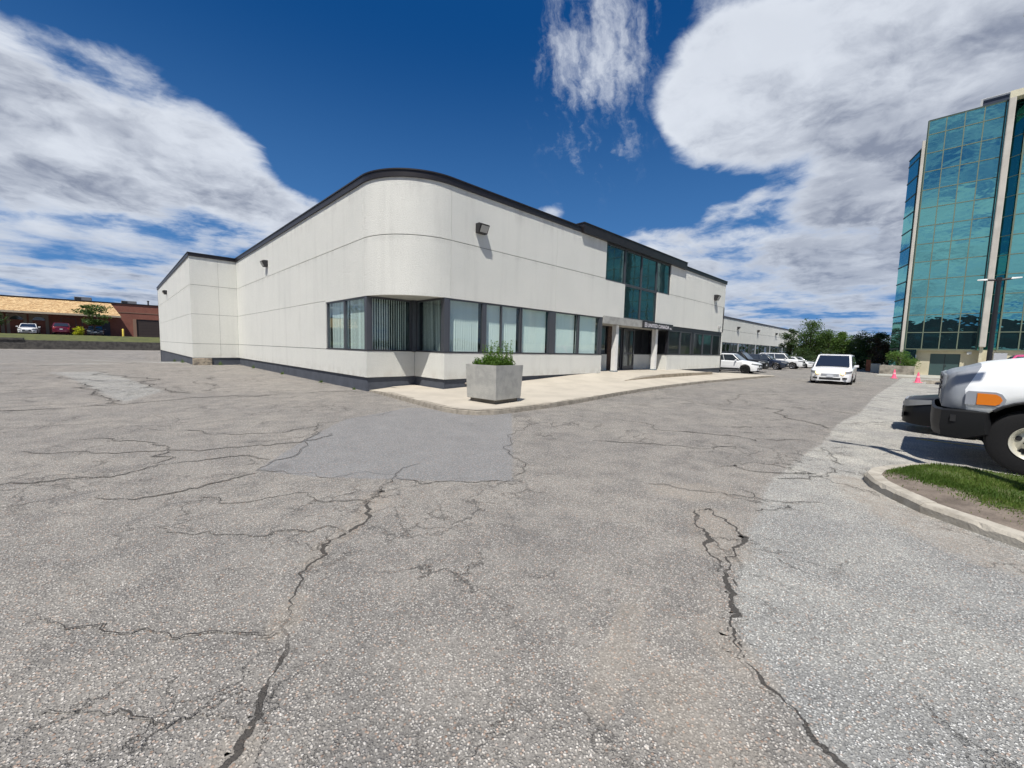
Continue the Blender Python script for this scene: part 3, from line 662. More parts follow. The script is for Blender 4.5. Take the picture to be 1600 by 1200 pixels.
# ------------------------------------------------------------------ sidewalk
KP = [(6.42,13.8),(6.28,12.4),(6.10,10.6),(5.98,9.4),(5.92,8.5),(6.0,8.0),(6.25,7.62),(6.65,7.42),(7.2,7.36),(8.5,7.38),(10.1,7.50),(12.6,7.85),(15.4,8.18),(18.4,8.42),(23.1,8.55),(28.4,8.35),(32,8.2),(35.6,8.12),(36.6,8.3)]
def foot(x):
    xs_ = [6, 8.2, 9.4, 12.2, 15.8, 17.9, 27.2, 30.5, 35, 40]; zs_ = [.10, .16, .20, .30, .47, .52, .51, .31, .07, .07]
    return float(np.interp(x, xs_, zs_))
def kerb_y(x): return float(np.interp(x, [p[0] for p in KP[8:]], [p[1] for p in KP[8:]]))
YL = 9.75
def kz(y, x):   # kerb top height along the outline
    if x > 33: return max(.05, .13-.08*(x-33)/3)
    if y > 12: return .13-.09*(y-12)/1.8
    return .13
mb = MB()
xs_ = [7.2,7.8,8.2,8.21,9,10,11,12,13,14,15,15.8,16.6,17.4,17.9,18.4,19,20,21,22,23,24,25,26,26.8,27.6,28.4,29.2,30,31,32,33,34,35,36.6]
def lower(x, y):
    yk = kerb_y(x); f = (y-yk)/(YR-yk); k = kz(yk, x); ft = foot(x)
    step = np.interp(x, [16.6,18.4,26,29.5], [0,1,1,0])
    zflat = k+(min(ft,.30)-k)*min(1,(y-yk)/(YL-yk)); zramp = k+(ft-k)*f
    return zramp*(1-step)+zflat*step
rows = []
for x in xs_:
    yk = kerb_y(x); y1 = YR+.02 if x < 17.9 or x > 25.6 else 13.1
    if x <= 8.205: y1 = YA
    row = []
    for f in (0, .03, .35, .7, 1.0): y = yk+.0+(YL-yk)*f; row.append((x, y, lower(x, y)))
    step = np.interp(x, [16.6,18.4,26,29.5], [0,1,1,0]); ft = foot(x)
    zz = lower(x, YL+1e-4); zu = zz*(1-step)+(ft-.05)*step
    row.append((x, YL+.015, zu))
    for f in (.5, 1.0):
        y = YL+.015+(y1-YL-.015)*f; g = min(1, (y-YL)/(YR-YL)); zb = k0_ = kz(yk, x)+(ft-kz(yk, x))*(y-yk)/(YR-yk) if y < YR else ft
        row.append((x, y, zb*(1-step)+((ft-.05)+.05*g)*step))
    rows.append(row)
n = 8; vs = [p for r in rows for p in r]; fs = []
for i in range(len(rows)-1):
    for j in range(n-1): a = i*n+j; fs.append((a, a+n, a+n+1, a+1))
mb.add(vs, fs)
# corner fan, west of x=7.2
nose = [(p[0], p[1], kz(p[1], p[0])) for p in KP[:9]]
inner = [(7.2,YA+.02,foot(7.2)-.02),(7.2,12.4,.15),(7.2,11.6,.15),(7.2,10.6,.147),(7.2,9.75,.144),(7.2,9.0,.14),(7.2,8.4,.137),(7.2,7.8,.133),(7.2,7.36,.13)]
o_ = len(mb.v); mb.add(nose+inner, [(i+1, i, 9+i, 10+i) for i in range(8)])
sw = mb.build('sidewalk', SILL, smooth=20); struct(sw)
# kerb: cast lengths with joints
kb = thing('kerb', None, None, (6.4, 8, 0)); struct(kb); bk = B(kb)
full = []
for a, b in zip(KP[:-1], KP[1:]):
    L = math.dist(a, b); m_ = max(1, int(L/.25))
    for i in range(m_): full.append((a[0]+(b[0]-a[0])*i/m_, a[1]+(b[1]-a[1])*i/m_))
full.append(KP[-1]); rk = random.Random(4)
i = 0
while i < len(full)-2:
    j = min(len(full)-1, i+10+rk.randint(0, 3)); seg = full[i:j+1]; out = offset(seg, -.004); inn = offset(seg, .15); mb = MB(); m_ = len(seg); vs = []
    for p, q_ in zip(out, inn):
        z = kz(p[1], p[0])+.003+rk.uniform(-.004,.004)
        vs += [(p[0]-.0, p[1], -.1), (p[0], p[1], z-.03+rk.uniform(-.006,.004)), (p[0]*.8+q_[0]*.2, p[1]*.8+q_[1]*.2, z), (q_[0], q_[1], z+.001), (q_[0], q_[1], -.1)]
    fs = [(a*5+k, a*5+5+k, a*5+6+k, a*5+k+1) for a in range(m_-1) for k in range(4)]+[(0,1,2,3,4), tuple(range((m_-1)*5, m_*5))[::-1]]
    mb.add(vs, fs); bk(mb, 'kerb_length', KERB); i = j
# landing edge course
mb = MB()
for a, b in ((16.8,20.5),(20.52,24),(24.02,27.6)):
    mb.hexa([(a,YL-.004,lower(a,YL)-.1),(b,YL-.004,lower(b,YL)-.1),(b,YL+.16,lower(b,YL)-.1),(a,YL+.16,lower(a,YL)-.1)],
            [(a,YL-.004,foot(a)-.045 if a > 18 else lower(a,YL)+.02),(b,YL-.004,foot(b)-.045),(b,YL+.16,foot(b)-.04),(a,YL+.16,foot(a)-.04 if a > 18 else lower(a,YL)+.02)])
struct(mb.build('landing_edge', mat('brown_kerb', (.33,.28,.21), .9, var=.3, vscale=4, bump=.4)))

# ------------------------------------------------------------------ planter
px0, py0 = 7.20, 7.98; th_ = radians(6)
pl = thing('planter', 'square weathered concrete planter box standing at the front corner of the sidewalk', 'planter', (px0,py0,.14), th_)
def pbox(m, x0, x1, y0, y1, z0, z1, x2, x3, y2, y3): m.hexa([(x0,y0,z0),(x1,y0,z0),(x1,y1,z0),(x0,y1,z0)], [(x2,y2,z1),(x3,y2,z1),(x3,y3,z1),(x2,y3,z1)])
m2 = MB(); Wp = 1.12
pbox(m2, .02, Wp-.02, .02, Wp-.02, .10, 1.05, -.02, Wp+.02, -.02, Wp+.02)
tub = m2.build('tub', PLC, pl)
bm = bmesh.new(); bm.from_mesh(tub.data); top = max(bm.faces, key=lambda f: f.calc_center_median().z)
r_ = bmesh.ops.inset_region(bm, faces=[top], thickness=.075); 
for v in top.verts: v.co.z -= .10
bm.to_mesh(tub.data); bm.free()
bv = tub.modifiers.new('b', 'BEVEL'); bv.width = .014; bv.segments = 2
m2 = MB(); m2.box(.09, Wp-.09, .09, Wp-.09, 0, .10); m2.build('foot', mat('planter_foot', (.13,.12,.105), .95, var=.3), pl)
m2 = MB(); m2.box(.06, Wp-.06, .06, Wp-.06, .93, .975); m2.build('soil', mat('dark_soil', (.05,.04,.03), 1, bump=1, bscale=25), pl)
# ------------------------------------------------------------------ leaves
def leaf_mat(name, c, c2, tr=.35):
    m = bpy.data.materials.new(name); m.use_nodes = True; t = NT(m.node_tree)
    g = t.n('ShaderNodeNewGeometry'); rnd = g.outputs['Random Per Island']
    col = t.mix(rnd, (*c, 1), (*c2, 1)); col = t.mix(t.ss(t.noise(g.outputs['Position'], 1.2, 3, .5), .35, .7), col, (*[x*.62 for x in c], 1))
    b = t.n('ShaderNodeBsdfPrincipled', None, Base_Color=col, Roughness=.6); b.inputs['Specular IOR Level'].default_value = .3
    tl = t.n('ShaderNodeBsdfTranslucent', None, Color=t.mix(.5, col, (.25, .35, .05, 1)))
    t.n('ShaderNodeOutputMaterial', None, Surface=t.n('ShaderNodeMixShader', None, i0=tr, i1=b, i2=tl)); MATS[name] = m; return m
LF1 = leaf_mat('foliage_mid', (.075,.14,.035), (.045,.095,.028)); LF2 = leaf_mat('foliage_dark', (.052,.095,.036), (.034,.066,.030), .3); LF3 = leaf_mat('foliage_bright', (.11,.20,.04), (.07,.14,.03))
LFY = leaf_mat('foliage_yellow', (.62,.62,.02), (.45,.50,.02)); LFR = leaf_mat('foliage_bronze', (.085,.045,.035), (.05,.045,.03), .2); LFP = leaf_mat('foliage_herb', (.13,.26,.035), (.07,.16,.03), .4)
BARK = mat('bark', (.09,.07,.055), .95, var=.4, vscale=6, bump=.8, bscale=20)
GRS = leaf_mat('grass_blade', (.10,.20,.03), (.16,.22,.05), .4)
def leaf(mb, p, s, rng, flat=.0):
    a = Vector((rng.gauss(0,1), rng.gauss(0,1), rng.gauss(0,1)*(1-flat))).normalized(); b = a.orthogonal().normalized(); b = Matrix.Rotation(rng.uniform(0, 6.28), 3, a) @ b
    p = Vector(p); mb.add([p-a*s*.5, p+b*s*.28, p+a*s*.55, p-b*s*.28], [(0,1,2,3)])
def tree(x, y, z, h, w, lm, seed, label, group=None, cat='tree', leaves=3200, ls=.30, trunk_h=.28, clumps=26, squash=.8, name='tree', airy=1.0):
    rng = random.Random(seed); t_ = thing(name, label, cat, (x,y,z), 0, group)
    tb = MB(); cb = MB(); th = h*trunk_h; r = max(.05, h*.018)
    tb.tube([(0,0,-.1),(rng.uniform(-.1,.1),rng.uniform(-.1,.1),th),(rng.uniform(-.2,.2),rng.uniform(-.2,.2),h*.75)], [r*1.4, r, r*.3], 8)
    cl = []
    for i in range(clumps):
        u = rng.uniform(-1, 1); a = rng.uniform(0, 6.28); rad = (1-abs(u)**2.2)**.5*rng.uniform(.35, 1)
        c = Vector((cos(a)*rad*w/2*.85, sin(a)*rad*w/2*.85, th+(h-th)*(.5+.46*u))); s_ = rng.uniform(.13, .26)*w*airy
        cl.append((c, s_)); st = Vector((0, 0, th+(c.z-th)*rng.uniform(.0, .45)))
        tb.tube([st, (st+c)/2+Vector((0,0,.1*h*rng.uniform(-.2,.3))), c], [r*.45, r*.28, r*.08], 5)
    for i in range(leaves):
        c, s_ = cl[rng.randrange(len(cl))]; d = Vector((rng.gauss(0,1), rng.gauss(0,1), rng.gauss(0,1)))
        d = d.normalized()*s_*(rng.random()**.45); d.z *= squash; leaf(cb, c+d, ls*rng.uniform(.6,1.3), rng, .3)
    tb.build('trunk', BARK, t_, smooth=True); cb.build('crown', lm, t_, normals=False); return t_
# herbs growing in the planter
hb = thing('herb_clump', 'bright green leafy weeds with tall stems growing in the concrete planter', 'plant', (px0,py0,1.10), th_)
rg = random.Random(5); cb = MB(); tb = MB()
for i in range(260):
    x, y = rg.uniform(.12, 1.0), rg.uniform(.12, 1.0); hh = rg.uniform(.14,.36)*(1.2-abs(x-.55))
    if i % 10 == 0: hh = rg.uniform(.45,.80)
    tp = (x+rg.uniform(-.05,.05), y+rg.uniform(-.05,.05), hh); tb.tube([(x,y,-.02), tp], [.005,.002], 4, False)
    for k in range(int(10+hh*55)):
        f = rg.random()**.8; s_ = .060*(1.3-f*.6)*(1 if hh < .3 else .9); q_ = (x+(tp[0]-x)*f+rg.gauss(0,.018), y+(tp[1]-y)*f+rg.gauss(0,.018), hh*f); leaf(cb, q_, s_*rg.uniform(.6,1.3), rg)
tb.build('stem', LFP, hb, normals=False); cb.build('leaves', LFP, hb, normals=False)

# weeds at the foot of the walls
def weed(x, y, z, s, seed):
    rg = random.Random(seed); cb = MB()
    for i in range(int(26)):
        a = rg.uniform(0, 6.28); l = s*rg.uniform(.4, 1); p0 = Vector((rg.gauss(0,s*.2), rg.gauss(0,s*.2), 0)); p1 = p0+Vector((cos(a)*l*.4, sin(a)*l*.4, l)); n_ = Vector((-sin(a), cos(a), 0))*.012
        cb.add([p0-n_, p0+n_, p1], [(0,1,2)])
    return cb.build('weed', GRS, normals=False, loc=(x, y, z))
for i, (x, y, s, lb) in enumerate([(6.22,14.6,.12,'tiny dry weed in the joint beside the near corner of the base'),(6.2,17.9,.16,'small weed at the foot of the left wall below the window end'),(6.2,23.5,.2,'grass tuft at the foot of the left wall midway along'),(6.2,29.5,.26,'tall grass tuft at the left wall near the recess'),
                                   (5.15,33.9,.34,'leafy weed by the patched masonry at the recess wall foot'),(3.55,38,.32,'grass tuft at the foot of the west wing nearest the corner'),(3.55,44,.35,'grass tuft at the foot of the west wing further along')]):
    tag(weed(x, y, float(dip(np.array(x), np.array(y))), s, 50+i), lb, 'weed', 'weeds along the wall foot')
# ------------------------------------------------------------------ traffic island with broken kerb and worn grass
IO = [(4.1,-6.0),(4.3,-3.6),(4.75,-2.3),(5.25,-1.35),(5.62,-.72),(5.88,-.36),(6.12,-.05),(6.42,.17),(6.80,.40),(7.15,.50),(7.55,.47),(8.0,.27),(8.35,.08),(8.60,-.10),(8.68,-.45),(8.66,-1.0),(8.62,-2.2),(8.6,-6.0)]
isl = thing('traffic_island', None, None, (7, -1, 0)); struct(isl); bi = B(isl)
ri = random.Random(11)
iin = offset(IO[::-1], .165)[::-1]
breaks = [0,2,4,6,7,9,11,13,15,17]
for a, b in zip(breaks[:-1], breaks[1:]):
    seg = []
    for i in range(a, b):
        n = max(1, int(math.dist(IO[i], IO[i+1])/.07))
        for k in range(n): f = k/n; seg.append(((IO[i][0]*(1-f)+IO[i+1][0]*f, IO[i][1]*(1-f)+IO[i+1][1]*f), (iin[i][0]*(1-f)+iin[i+1][0]*f, iin[i][1]*(1-f)+iin[i+1][1]*f)))
    seg.append((IO[b], iin[b])); seg[-1] = tuple((u[0]*.985+v[0]*.015, u[1]*.985+v[1]*.015) for u, v in zip(seg[-1], seg[-2]))
    mb = MB(); vs = []; tl = ri.uniform(-.012, .012)
    for (p, q_) in seg:
        j = ri.uniform(-.006,.006); z = .112+tl*.5+ri.uniform(-.002,.002); chip = ri.random() < .12
        zo = z-(.035 if chip else .012)
        vs += [(p[0]+j*.5,p[1]+j*.5,-.08),(p[0]+j,p[1]+j,zo-.02),(p[0]*.82+q_[0]*.18+(j if chip else 0),p[1]*.82+q_[1]*.18,z),(q_[0],q_[1],z+.004),(q_[0],q_[1],-.08)]
    m_ = len(seg); mb.add(vs, [(i*5+k, i*5+5+k, i*5+6+k, i*5+k+1) for i in range(m_-1) for k in range(4)]+[(0,1,2,3,4), tuple(range((m_-1)*5, m_*5))[::-1]])
    bi(mb, 'kerb_length', mat('old_kerb', (.46,.425,.36), .92, col2=(.33,.30,.25), vscale=5, bump=.5, bscale=40))
inn = iin
gxs = np.arange(4.0, 8.8, .06); gys = np.arange(-6, .6, .06); GX, GY = np.meshgrid(gxs, gys, indexing='ij')
sdI = poly_sd(GX, GY, inn); edge_l = line_d(GX, GY, IO[:10])
def soil_z(x, y): return .095+.05*np.sin(x*2.1+1)*np.sin(y*1.7)*.4+.03*np.clip((edge_l if x is GX else 0), 0, 1)
SZ = .078+.012*np.sin(GX*7)*np.sin(GY*6)+.05*np.clip(edge_l, 0, 1)
idx = -np.ones(GX.shape, int); vs = []; fs = []
for i in range(GX.shape[0]):
    for j in range(GX.shape[1]):
        if sdI[i,j] < .05: idx[i,j] = len(vs); vs.append((GX[i,j], GY[i,j], SZ[i,j]))
for i in range(GX.shape[0]-1):
    for j in range(GX.shape[1]-1):
        q_ = (idx[i,j], idx[i+1,j], idx[i+1,j+1], idx[i,j+1])
        if min(q_) >= 0: fs.append(q_)
mb = MB(); mb.add(vs, fs); bi(mb, 'soil', mat('island_soil', (.225,.185,.15), 1, col2=(.13,.105,.085), vscale=3.5, bump=1.2, bscale=30), smooth=True)
sdD = poly_sd(GX, GY, [(5.6,-.5),(6.2,.1),(6.75,.3),(7.1,.26),(7.1,.05),(6.75,-.2),(6.45,-.5),(6.15,-1.0),(5.9,-1.9),(5.6,-3),(4.4,-3.2),(5.0,-1.6)])
idx = -np.ones(GX.shape, int); vs = []; fs = []; nz_ = .10*np.sin(GX*9+np.sin(GY*11)*2)*np.sin(GY*8)
for i in range(GX.shape[0]):
    for j in range(GX.shape[1]):
        if sdI[i,j] < .03 and sdD[i,j]+nz_[i,j]*1.6 > .24 and GX[i,j] > 5.4: idx[i,j] = len(vs); vs.append((GX[i,j], GY[i,j], SZ[i,j]+.006))
for i in range(GX.shape[0]-1):
    for j in range(GX.shape[1]-1):
        q_ = (idx[i,j], idx[i+1,j], idx[i+1,j+1], idx[i,j+1])
        if min(q_) >= 0: fs.append(q_)
mb = MB(); mb.add(vs, fs); bi(mb, 'turf', mat('island_turf', (.070,.115,.022), 1, col2=(.12,.125,.05), vscale=9, bump=1.2, bscale=50), smooth=True)
# grass: dense on the truck side, worn away along the road side
gb = MB(); rg = random.Random(2)
DIRT = [(5.6,-.45),(6.2,.1),(6.75,.3),(7.1,.26),(7.1,.05),(6.75,-.2),(6.45,-.5),(6.15,-1.0),(5.9,-1.9),(5.6,-3),(4.4,-3.2),(5.0,-1.6)]
pts = np.array([(rg.uniform(5.2,8.6), rg.uniform(-2.6,.45)) for _ in range(150000)])
s1 = poly_sd(pts[:,0], pts[:,1], inn); s2 = poly_sd(pts[:,0], pts[:,1], DIRT)
ed_ = line_d(pts[:,0], pts[:,1], IO[:10])
for (x, y), a, b, ed in zip(pts, s1, s2, ed_):
    if a > -.015: continue
    pr = 1.0 if b > .30 else max(.01, ((b+.06)/.36)**1.6 if b > -.06 else 0)
    nz = sin(x*5+sin(y*7))*sin(y*6)*.5+.5
    if rg.random() > pr*(.25+.6*nz*nz+.15*nz) : continue
    z = .080+.05*min(1, ed); l = rg.uniform(.012,.036)*(.7+.6*pr); an = rg.uniform(0, 6.28); le = rg.uniform(0, .6)*l
    p0 = Vector((x, y, z)); p1 = p0+Vector((cos(an)*le, sin(an)*le, l)); n_ = Vector((-sin(an), cos(an), 0))*.006
    gb.add([p0-n_, p0+n_, p1], [(0,1,2)])
gr = gb.build('grass', leaf_mat('island_grass', (.095,.19,.028), (.19,.22,.06), .4), normals=False); tag(gr, 'green grass growing on the soil of the kerbed island', 'grass', kind='stuff')

# parking stripe
mb = MB(); mb.box(11.68, 11.80, -5, .08, .001, .005); mb.box(14.95, 15.07, -5, .1, .001, .005); struct(mb.build('parking_stripe', mat('worn_yellow_paint', (.66,.44,.06), .8, col2=(.50,.42,.25), vscale=12)))

# ------------------------------------------------------------------ glass tower
tw = thing('glass_tower', 'tall teal mirror-glass office tower with pale concrete fins above a beige base', 'building', (54.4, 0, 0)); bt = B(tw)
TX = 54.4
BEI = mat('beige_base_stucco', (.60,.55,.40), .85, var=.15, vscale=1, streak=.3); FIN = mat('fin_concrete', (.56,.53,.47), .8, var=.15, vscale=.8, streak=.3)
GMU = mat('green_bronze_mullion', (.20,.24,.17), .4, .4); GDK = mat('green_trim', (.03,.06,.05), .5)
zr = [2.53, 4.08]+[4.08+1.635*i for i in range(1, 12)]+[23.28]
yc = [1.80, .70, -.43, -1.55, -2.66]
rt = random.Random(9)
def pane(p0, p1, z0, z1, m=GLT, name='glass_panel', gap=.035, tilt=.0026):
    d = Vector((p1[0]-p0[0], p1[1]-p0[1], 0)); d.normalize(); nrm = Vector((d.y, -d.x, 0))
    if nrm.x > 0: nrm = -nrm
    a = Vector((*p0, 0))+d*gap; b = Vector((*p1, 0))-d*gap; t1, t2 = rt.gauss(0, tilt), rt.gauss(0, tilt); w = (b-a).length; h = z1-z0-2*gap
    q_ = []
    for (pt, u) in ((a, -.5), (b, .5)):
        for (z, v) in ((z0+gap, -.5), (z1-gap, .5)): q_.append((pt+nrm*(t1*u*w+t2*v*h)+Vector((0, 0, z)))[:])
    mb = MB(); mb.slab([q_[0], q_[2], q_[3], q_[1]], -nrm, .02); bt(mb, name, m)
for r in range(13):
    for c in range(4): pane((TX, yc[c]), (TX, yc[c+1]), zr[r], zr[r+1])
pane((TX, yc[0]), (TX, .98), .85, 2.53)
mb = MB()
for z in zr: mb.box(TX-.04, TX+.05, yc[-1]-.02, yc[0]+.02, z-.035, z+.035)
bt(mb, 'transom', GMU)
for y in yc[:-1]: mb = MB(); mb.box(TX-.045, TX+.05, y-.035, y+.035, 2.5, 23.28); bt(mb, 'mullion', GMU)
mb = MB(); mb.box(TX-.06, TX+.3, -2.76, -2.67, 2.5, 23.32); mb.box(TX-.06, TX+.3, 1.82, 1.90, .3, 23.32); bt(mb, 'edge_trim', GDK)
mb = MB(); mb.box(TX+.03, TX+20, -2.8, 1.8, 2.55, 23.2); mb.box(TX+1.0, TX+20, -30, -2.8, 2.55, 23.2); mb.prism([(TX+.6,1.8),(55.0,2.2),(57.32,3.0),(72,3.0),(72,1.8)], 1.0, 21.05); bt(mb, 'core', GLT)
mb = MB(); mb.box(TX-.05, TX+20, -30, 1.85, 23.29, 23.36); bt(mb, 'roof_edge', GDK)
mb = MB(); mb.box(54.15, 54.9, 1.91, 2.13, -.1, 21.6); bt(mb, 'fin', FIN, bevel=.03)
mb = MB(); mb.box(54.92, 55.3, 2.13, 2.24, .5, 21.2); bt(mb, 'recess_strip', GDK)
for r in range(12):
    z0 = zr[r]; z1 = min(zr[r+1], 21.08)
    pane((57.3, 3.03), (54.95, 2.25), z0, z1, gap=.05)
pane((57.3, 3.03), (54.95, 2.25), .9, 2.53, gap=.05)
mb = MB()
for z in zr[:12]+[21.06]: mb.hexa([(57.26,3.06,z-.05),(54.93,2.29,z-.05),(54.95,2.2,z-.05),(57.3,3.0,z-.05)], [(57.26,3.06,z+.05),(54.93,2.29,z+.05),(54.95,2.2,z+.05),(57.3,3.0,z+.05)])
bt(mb, 'transom', GDK)
# second fin, crossbeam and the next bays
mb = MB(); mb.box(53.75, 54.35, -3.22, -2.82, 2.75, 23.2); bt(mb, 'fin', FIN, bevel=.05)
mb = MB(); mb.box(54.0, 54.9, -3.1, -2.9, -.1, 2.75); bt(mb, 'fin_foot', BEI)
BM = mat('beam_cream', (.66,.62,.46), .8, var=.1)
mb = MB(); mb.box(53.8, 54.6, -30, -2.84, 23.21, 23.75); bt(mb, 'crossbeam', BM)
for r in range(13): pane((55.3, -3.18), (54.72, -3.9), zr[r], min(zr[r+1], 23.15), gap=.03)
mb = MB()
for z in zr[:13]: mb.hexa([(55.26,-3.2,z-.03),(54.68,-3.92,z-.03),(54.8,-3.92,z-.03),(55.36,-3.2,z-.03)][::-1], [(55.26,-3.2,z+.03),(54.68,-3.92,z+.03),(54.8,-3.92,z+.03),(55.36,-3.2,z+.03)][::-1])
mb.box(54.62, 54.72, -3.955, -3.9, 2.5, 23.2); bt(mb, 'transom', GMU)
for c in range(1):
    for r in range(13): pane((54.72, -3.96-1.13*c), (54.72, -3.96-1.13*(c+1)), zr[r], min(zr[r+1], 23.15))
big = MB()
for c in range(1, 23):
    for r in range(13):
        y0 = -3.96-1.13*c; z0, z1 = zr[r]+.035, min(zr[r+1], 23.15)-.035; big.slab([(54.72,y0-.035,z0),(54.72,y0-1.095,z0),(54.72,y0-1.095,z1),(54.72,y0-.035,z1)], (1,0,0), .02)
gs = bt(big, 'glass_wall', GLT); gs['kind'] = 'stuff'
mb = MB()
for z in zr: mb.box(54.66, 54.74, -30, -3.98, z-.035, z+.035)
for c in range(0, 24): mb.box(54.655, 54.74, -3.96-1.13*c-.035, -3.96-1.13*c+.035, 2.53, 23.15)
bt(mb, 'mullion_grid', GMU)
for y in (-8.6, -13.2, -17.8, -22.4, -27): mb = MB(); mb.box(53.75, 54.65, y-.2, y+.2, 2.75, 23.2); bt(mb, 'fin', FIN)
# base storey
mb = MB(); mb.box(54.85, 56, .05, 1.0, -.1, 2.5); mb.box(54.85, 56, -1.86, .05, 2.12, 2.5); mb.box(54.85, 56, -30, -1.86, -.1, 2.5); mb.box(54.5, 54.86, -2.66, 1.0, 2.36, 2.5); bt(mb, 'base_wall', BEI)
mb = MB(); mb.box(54.95, 55.05, -1.86, .05, 0.1, 2.12); dd = bt(mb, 'service_door', mat('green_door', (.045,.085,.085), .5)); mb = MB(); mb.box(54.93, 54.949, -.925, -.885, .1, 2.12); mb.box(54.90,54.949,-1.02,-.98,.95,1.1); bt(mb, 'door_seam', BLK, dd)
mb = MB(); mb.box(54.5, 54.72, -2.5, -2.2, 2.1, 2.34); bt(mb, 'flood_light', mat('flood_grey', (.6,.6,.58), .4), bevel=.02)
mb = MB(); mb.box(54.2, 54.84, -4.5, -3.75, 1.1, 2.25); bt(mb, 'meter_cabinet', mat('cabinet_grey', (.42,.43,.47), .5), bevel=.02)
mb = MB(); mb.box(57.5, 57.6, -30, -1.35, 24.35, 25.1); bt(mb, 'roof_screen', mat('screen_navy', (.035,.045,.075), .4))
mb = MB(); mb.tube([(57.4,-1.3,25.14),(57.4,-30,25.14)], .05, 6)
for i in range(12): mb.box(57.36, 57.46, -1.45-2.2*i, -1.3-2.2*i, 23.3, 25.12)
bt(mb, 'roof_rail', mat('rail_grey', (.5,.5,.5), .4))
mb = MB(); mb.box(47.0, 54.9, -30, 3.3, -.1, .12); tp_ = mb.build('pavement', mat('tower_walk', (.42,.40,.35), .9, var=.2, vscale=1.5, bump=.3), bevel=.02); struct(tp_)
# two low parking kerbs by the bays in front of the tower
for (x, y, ln, lb) in ((41.3,-.35,1.9,'concrete wheel stop farther from the truck in front of the tower'),(38.3,-.75,1.7,'concrete wheel stop nearer the truck in front of the tower')):
    m2 = MB(); w_ = m2.hexa([(-.1,-ln/2,0),(.1,-ln/2,0),(.1,ln/2,0),(-.1,ln/2,0)],[(-.06,-ln/2+.05,.13),(.06,-ln/2+.05,.13),(.06,ln/2-.05,.13),(-.06,ln/2-.05,.13)]).build('wheel_stop', KERB, loc=(x,y,0)); tag(w_, lb, 'wheel stop', 'concrete wheel stops')

# ------------------------------------------------------------------ second white building along the road
b2 = thing('warehouse_building', 'long off-white precast building stretching behind the parked cars with a dark roof cap', 'building', (45, 22.5, 0)); b2b = B(b2)
Y2 = 22.5
mb = MB()
for x0, x1 in ((45,62),(62.012,79),(79.012,97),(97.012,118)):
    mb.box(x0, x1, Y2, Y2+.25, 5.31, 7.12); mb.box(x0, x1, Y2, Y2+.25, 3.4, 5.27); mb.box(x0, x1, Y2, Y2+.25, .5, 1.45)
mb.box(117.8, 118, Y2+.25, Y2+30, 0, 7.12); mb.box(45, 117.8, Y2+29.8, Y2+30, 0, 7.12)
b2b(mb, 'wall', PRE)
mb = MB(); mb.box(45, 117.9, Y2+.05, Y2+.2, -.1, 7.1) if False else mb.box(45, 117.9, Y2+.06, Y2+.2, 5.2, 5.4); mb.box(45, 117.9, Y2+.05, Y2+.3, -.3, .5); b2b(mb, 'base_course', BASE)
mb = MB(); mb.box(45, 118.06, Y2-.06, Y2+.4, 7.12, 7.36); b2b(mb, 'roof_cap', CAP)
mb = MB(); mb.box(45.3, 117.7, Y2+.4, Y2+29.7, 6.9, 7.0); b2b(mb, 'roof', MATS['gravel_roof'])
mb = MB(); mb.box(45, 117.9, Y2+.8, Y2+.9, .5, 3.5); b2b(mb, 'interior', INT)
x = 46.0; k = 0
while x < 116:
    window(b2b, 'Y', Y2, x, x+1.75, 1.47, 3.38, GLC if k % 5 < 3 else GLD, fw_=.07, blind=(.25, 30) if k % 5 < 3 else None); x += 1.8; k += 1
    if k % 5 == 0:
        mb = MB(); mb.box(x, x+.55, Y2+.02, Y2+.2, 1.45, 3.4); b2b(mb, 'pier', mat('pale_pier', (.42,.44,.46), .7)); x += .6
for xx in (62.5, 73.5, 84.5, 97): wall_pack(b2b, xx, Y2, 5.85, 'Y', 1.3)
for i, (xx, s_) in enumerate(((82,.5),(89,.35),(96,.3))):
    mb = MB(); mb.tube([(xx,Y2+6,7.0),(xx,Y2+6,7.5+s_)], .12, 8); mb.tube([(xx,Y2+6,7.5+s_),(xx,Y2+6,7.62+s_)], .2, 8); b2b(mb, 'roof_vent', CAP)

# ------------------------------------------------------------------ far left: retaining wall, lawn, upper lot, brick building
mb = MB(); mb.box(-60, 22, 80.5, 81.1, -1.2, 1.16)
rw = mb.build('retaining_wall', mat('block_wall', (.105,.098,.09), .95, col2=(.055,.052,.05), vscale=2.2, bump=1, bscale=6)); tag(rw, 'long low dark block retaining wall under the lawn at left', 'wall')
mb = MB(); mb.box(-60, -8.2, 80.4, 81.2, 1.16, 1.42)
rc2 = mb.build('retaining_wall', MATS['block_wall']); tag(rc2, 'raised dark block course on top of the low wall at its left end', 'wall')
mb = MB(); mb.add([(-60,81.1,1.16),(22,81.1,1.16),(22,84.2,1.95),(-60,84.2,1.95),(-60,240,1.95),(22,240,1.95)], [(0,1,2,3)]); struct(mb.build('lawn_bank', mat('lawn', (.105,.115,.04), 1, col2=(.075,.085,.035), vscale=1.5, bump=.6, bscale=20)))
mb = MB(); mb.box(-60, 40, 84.2, 130, 1.0, 1.95); struct(mb.build('upper_lot', mat('upper_asphalt', (.16,.16,.155), .95, var=.15)))
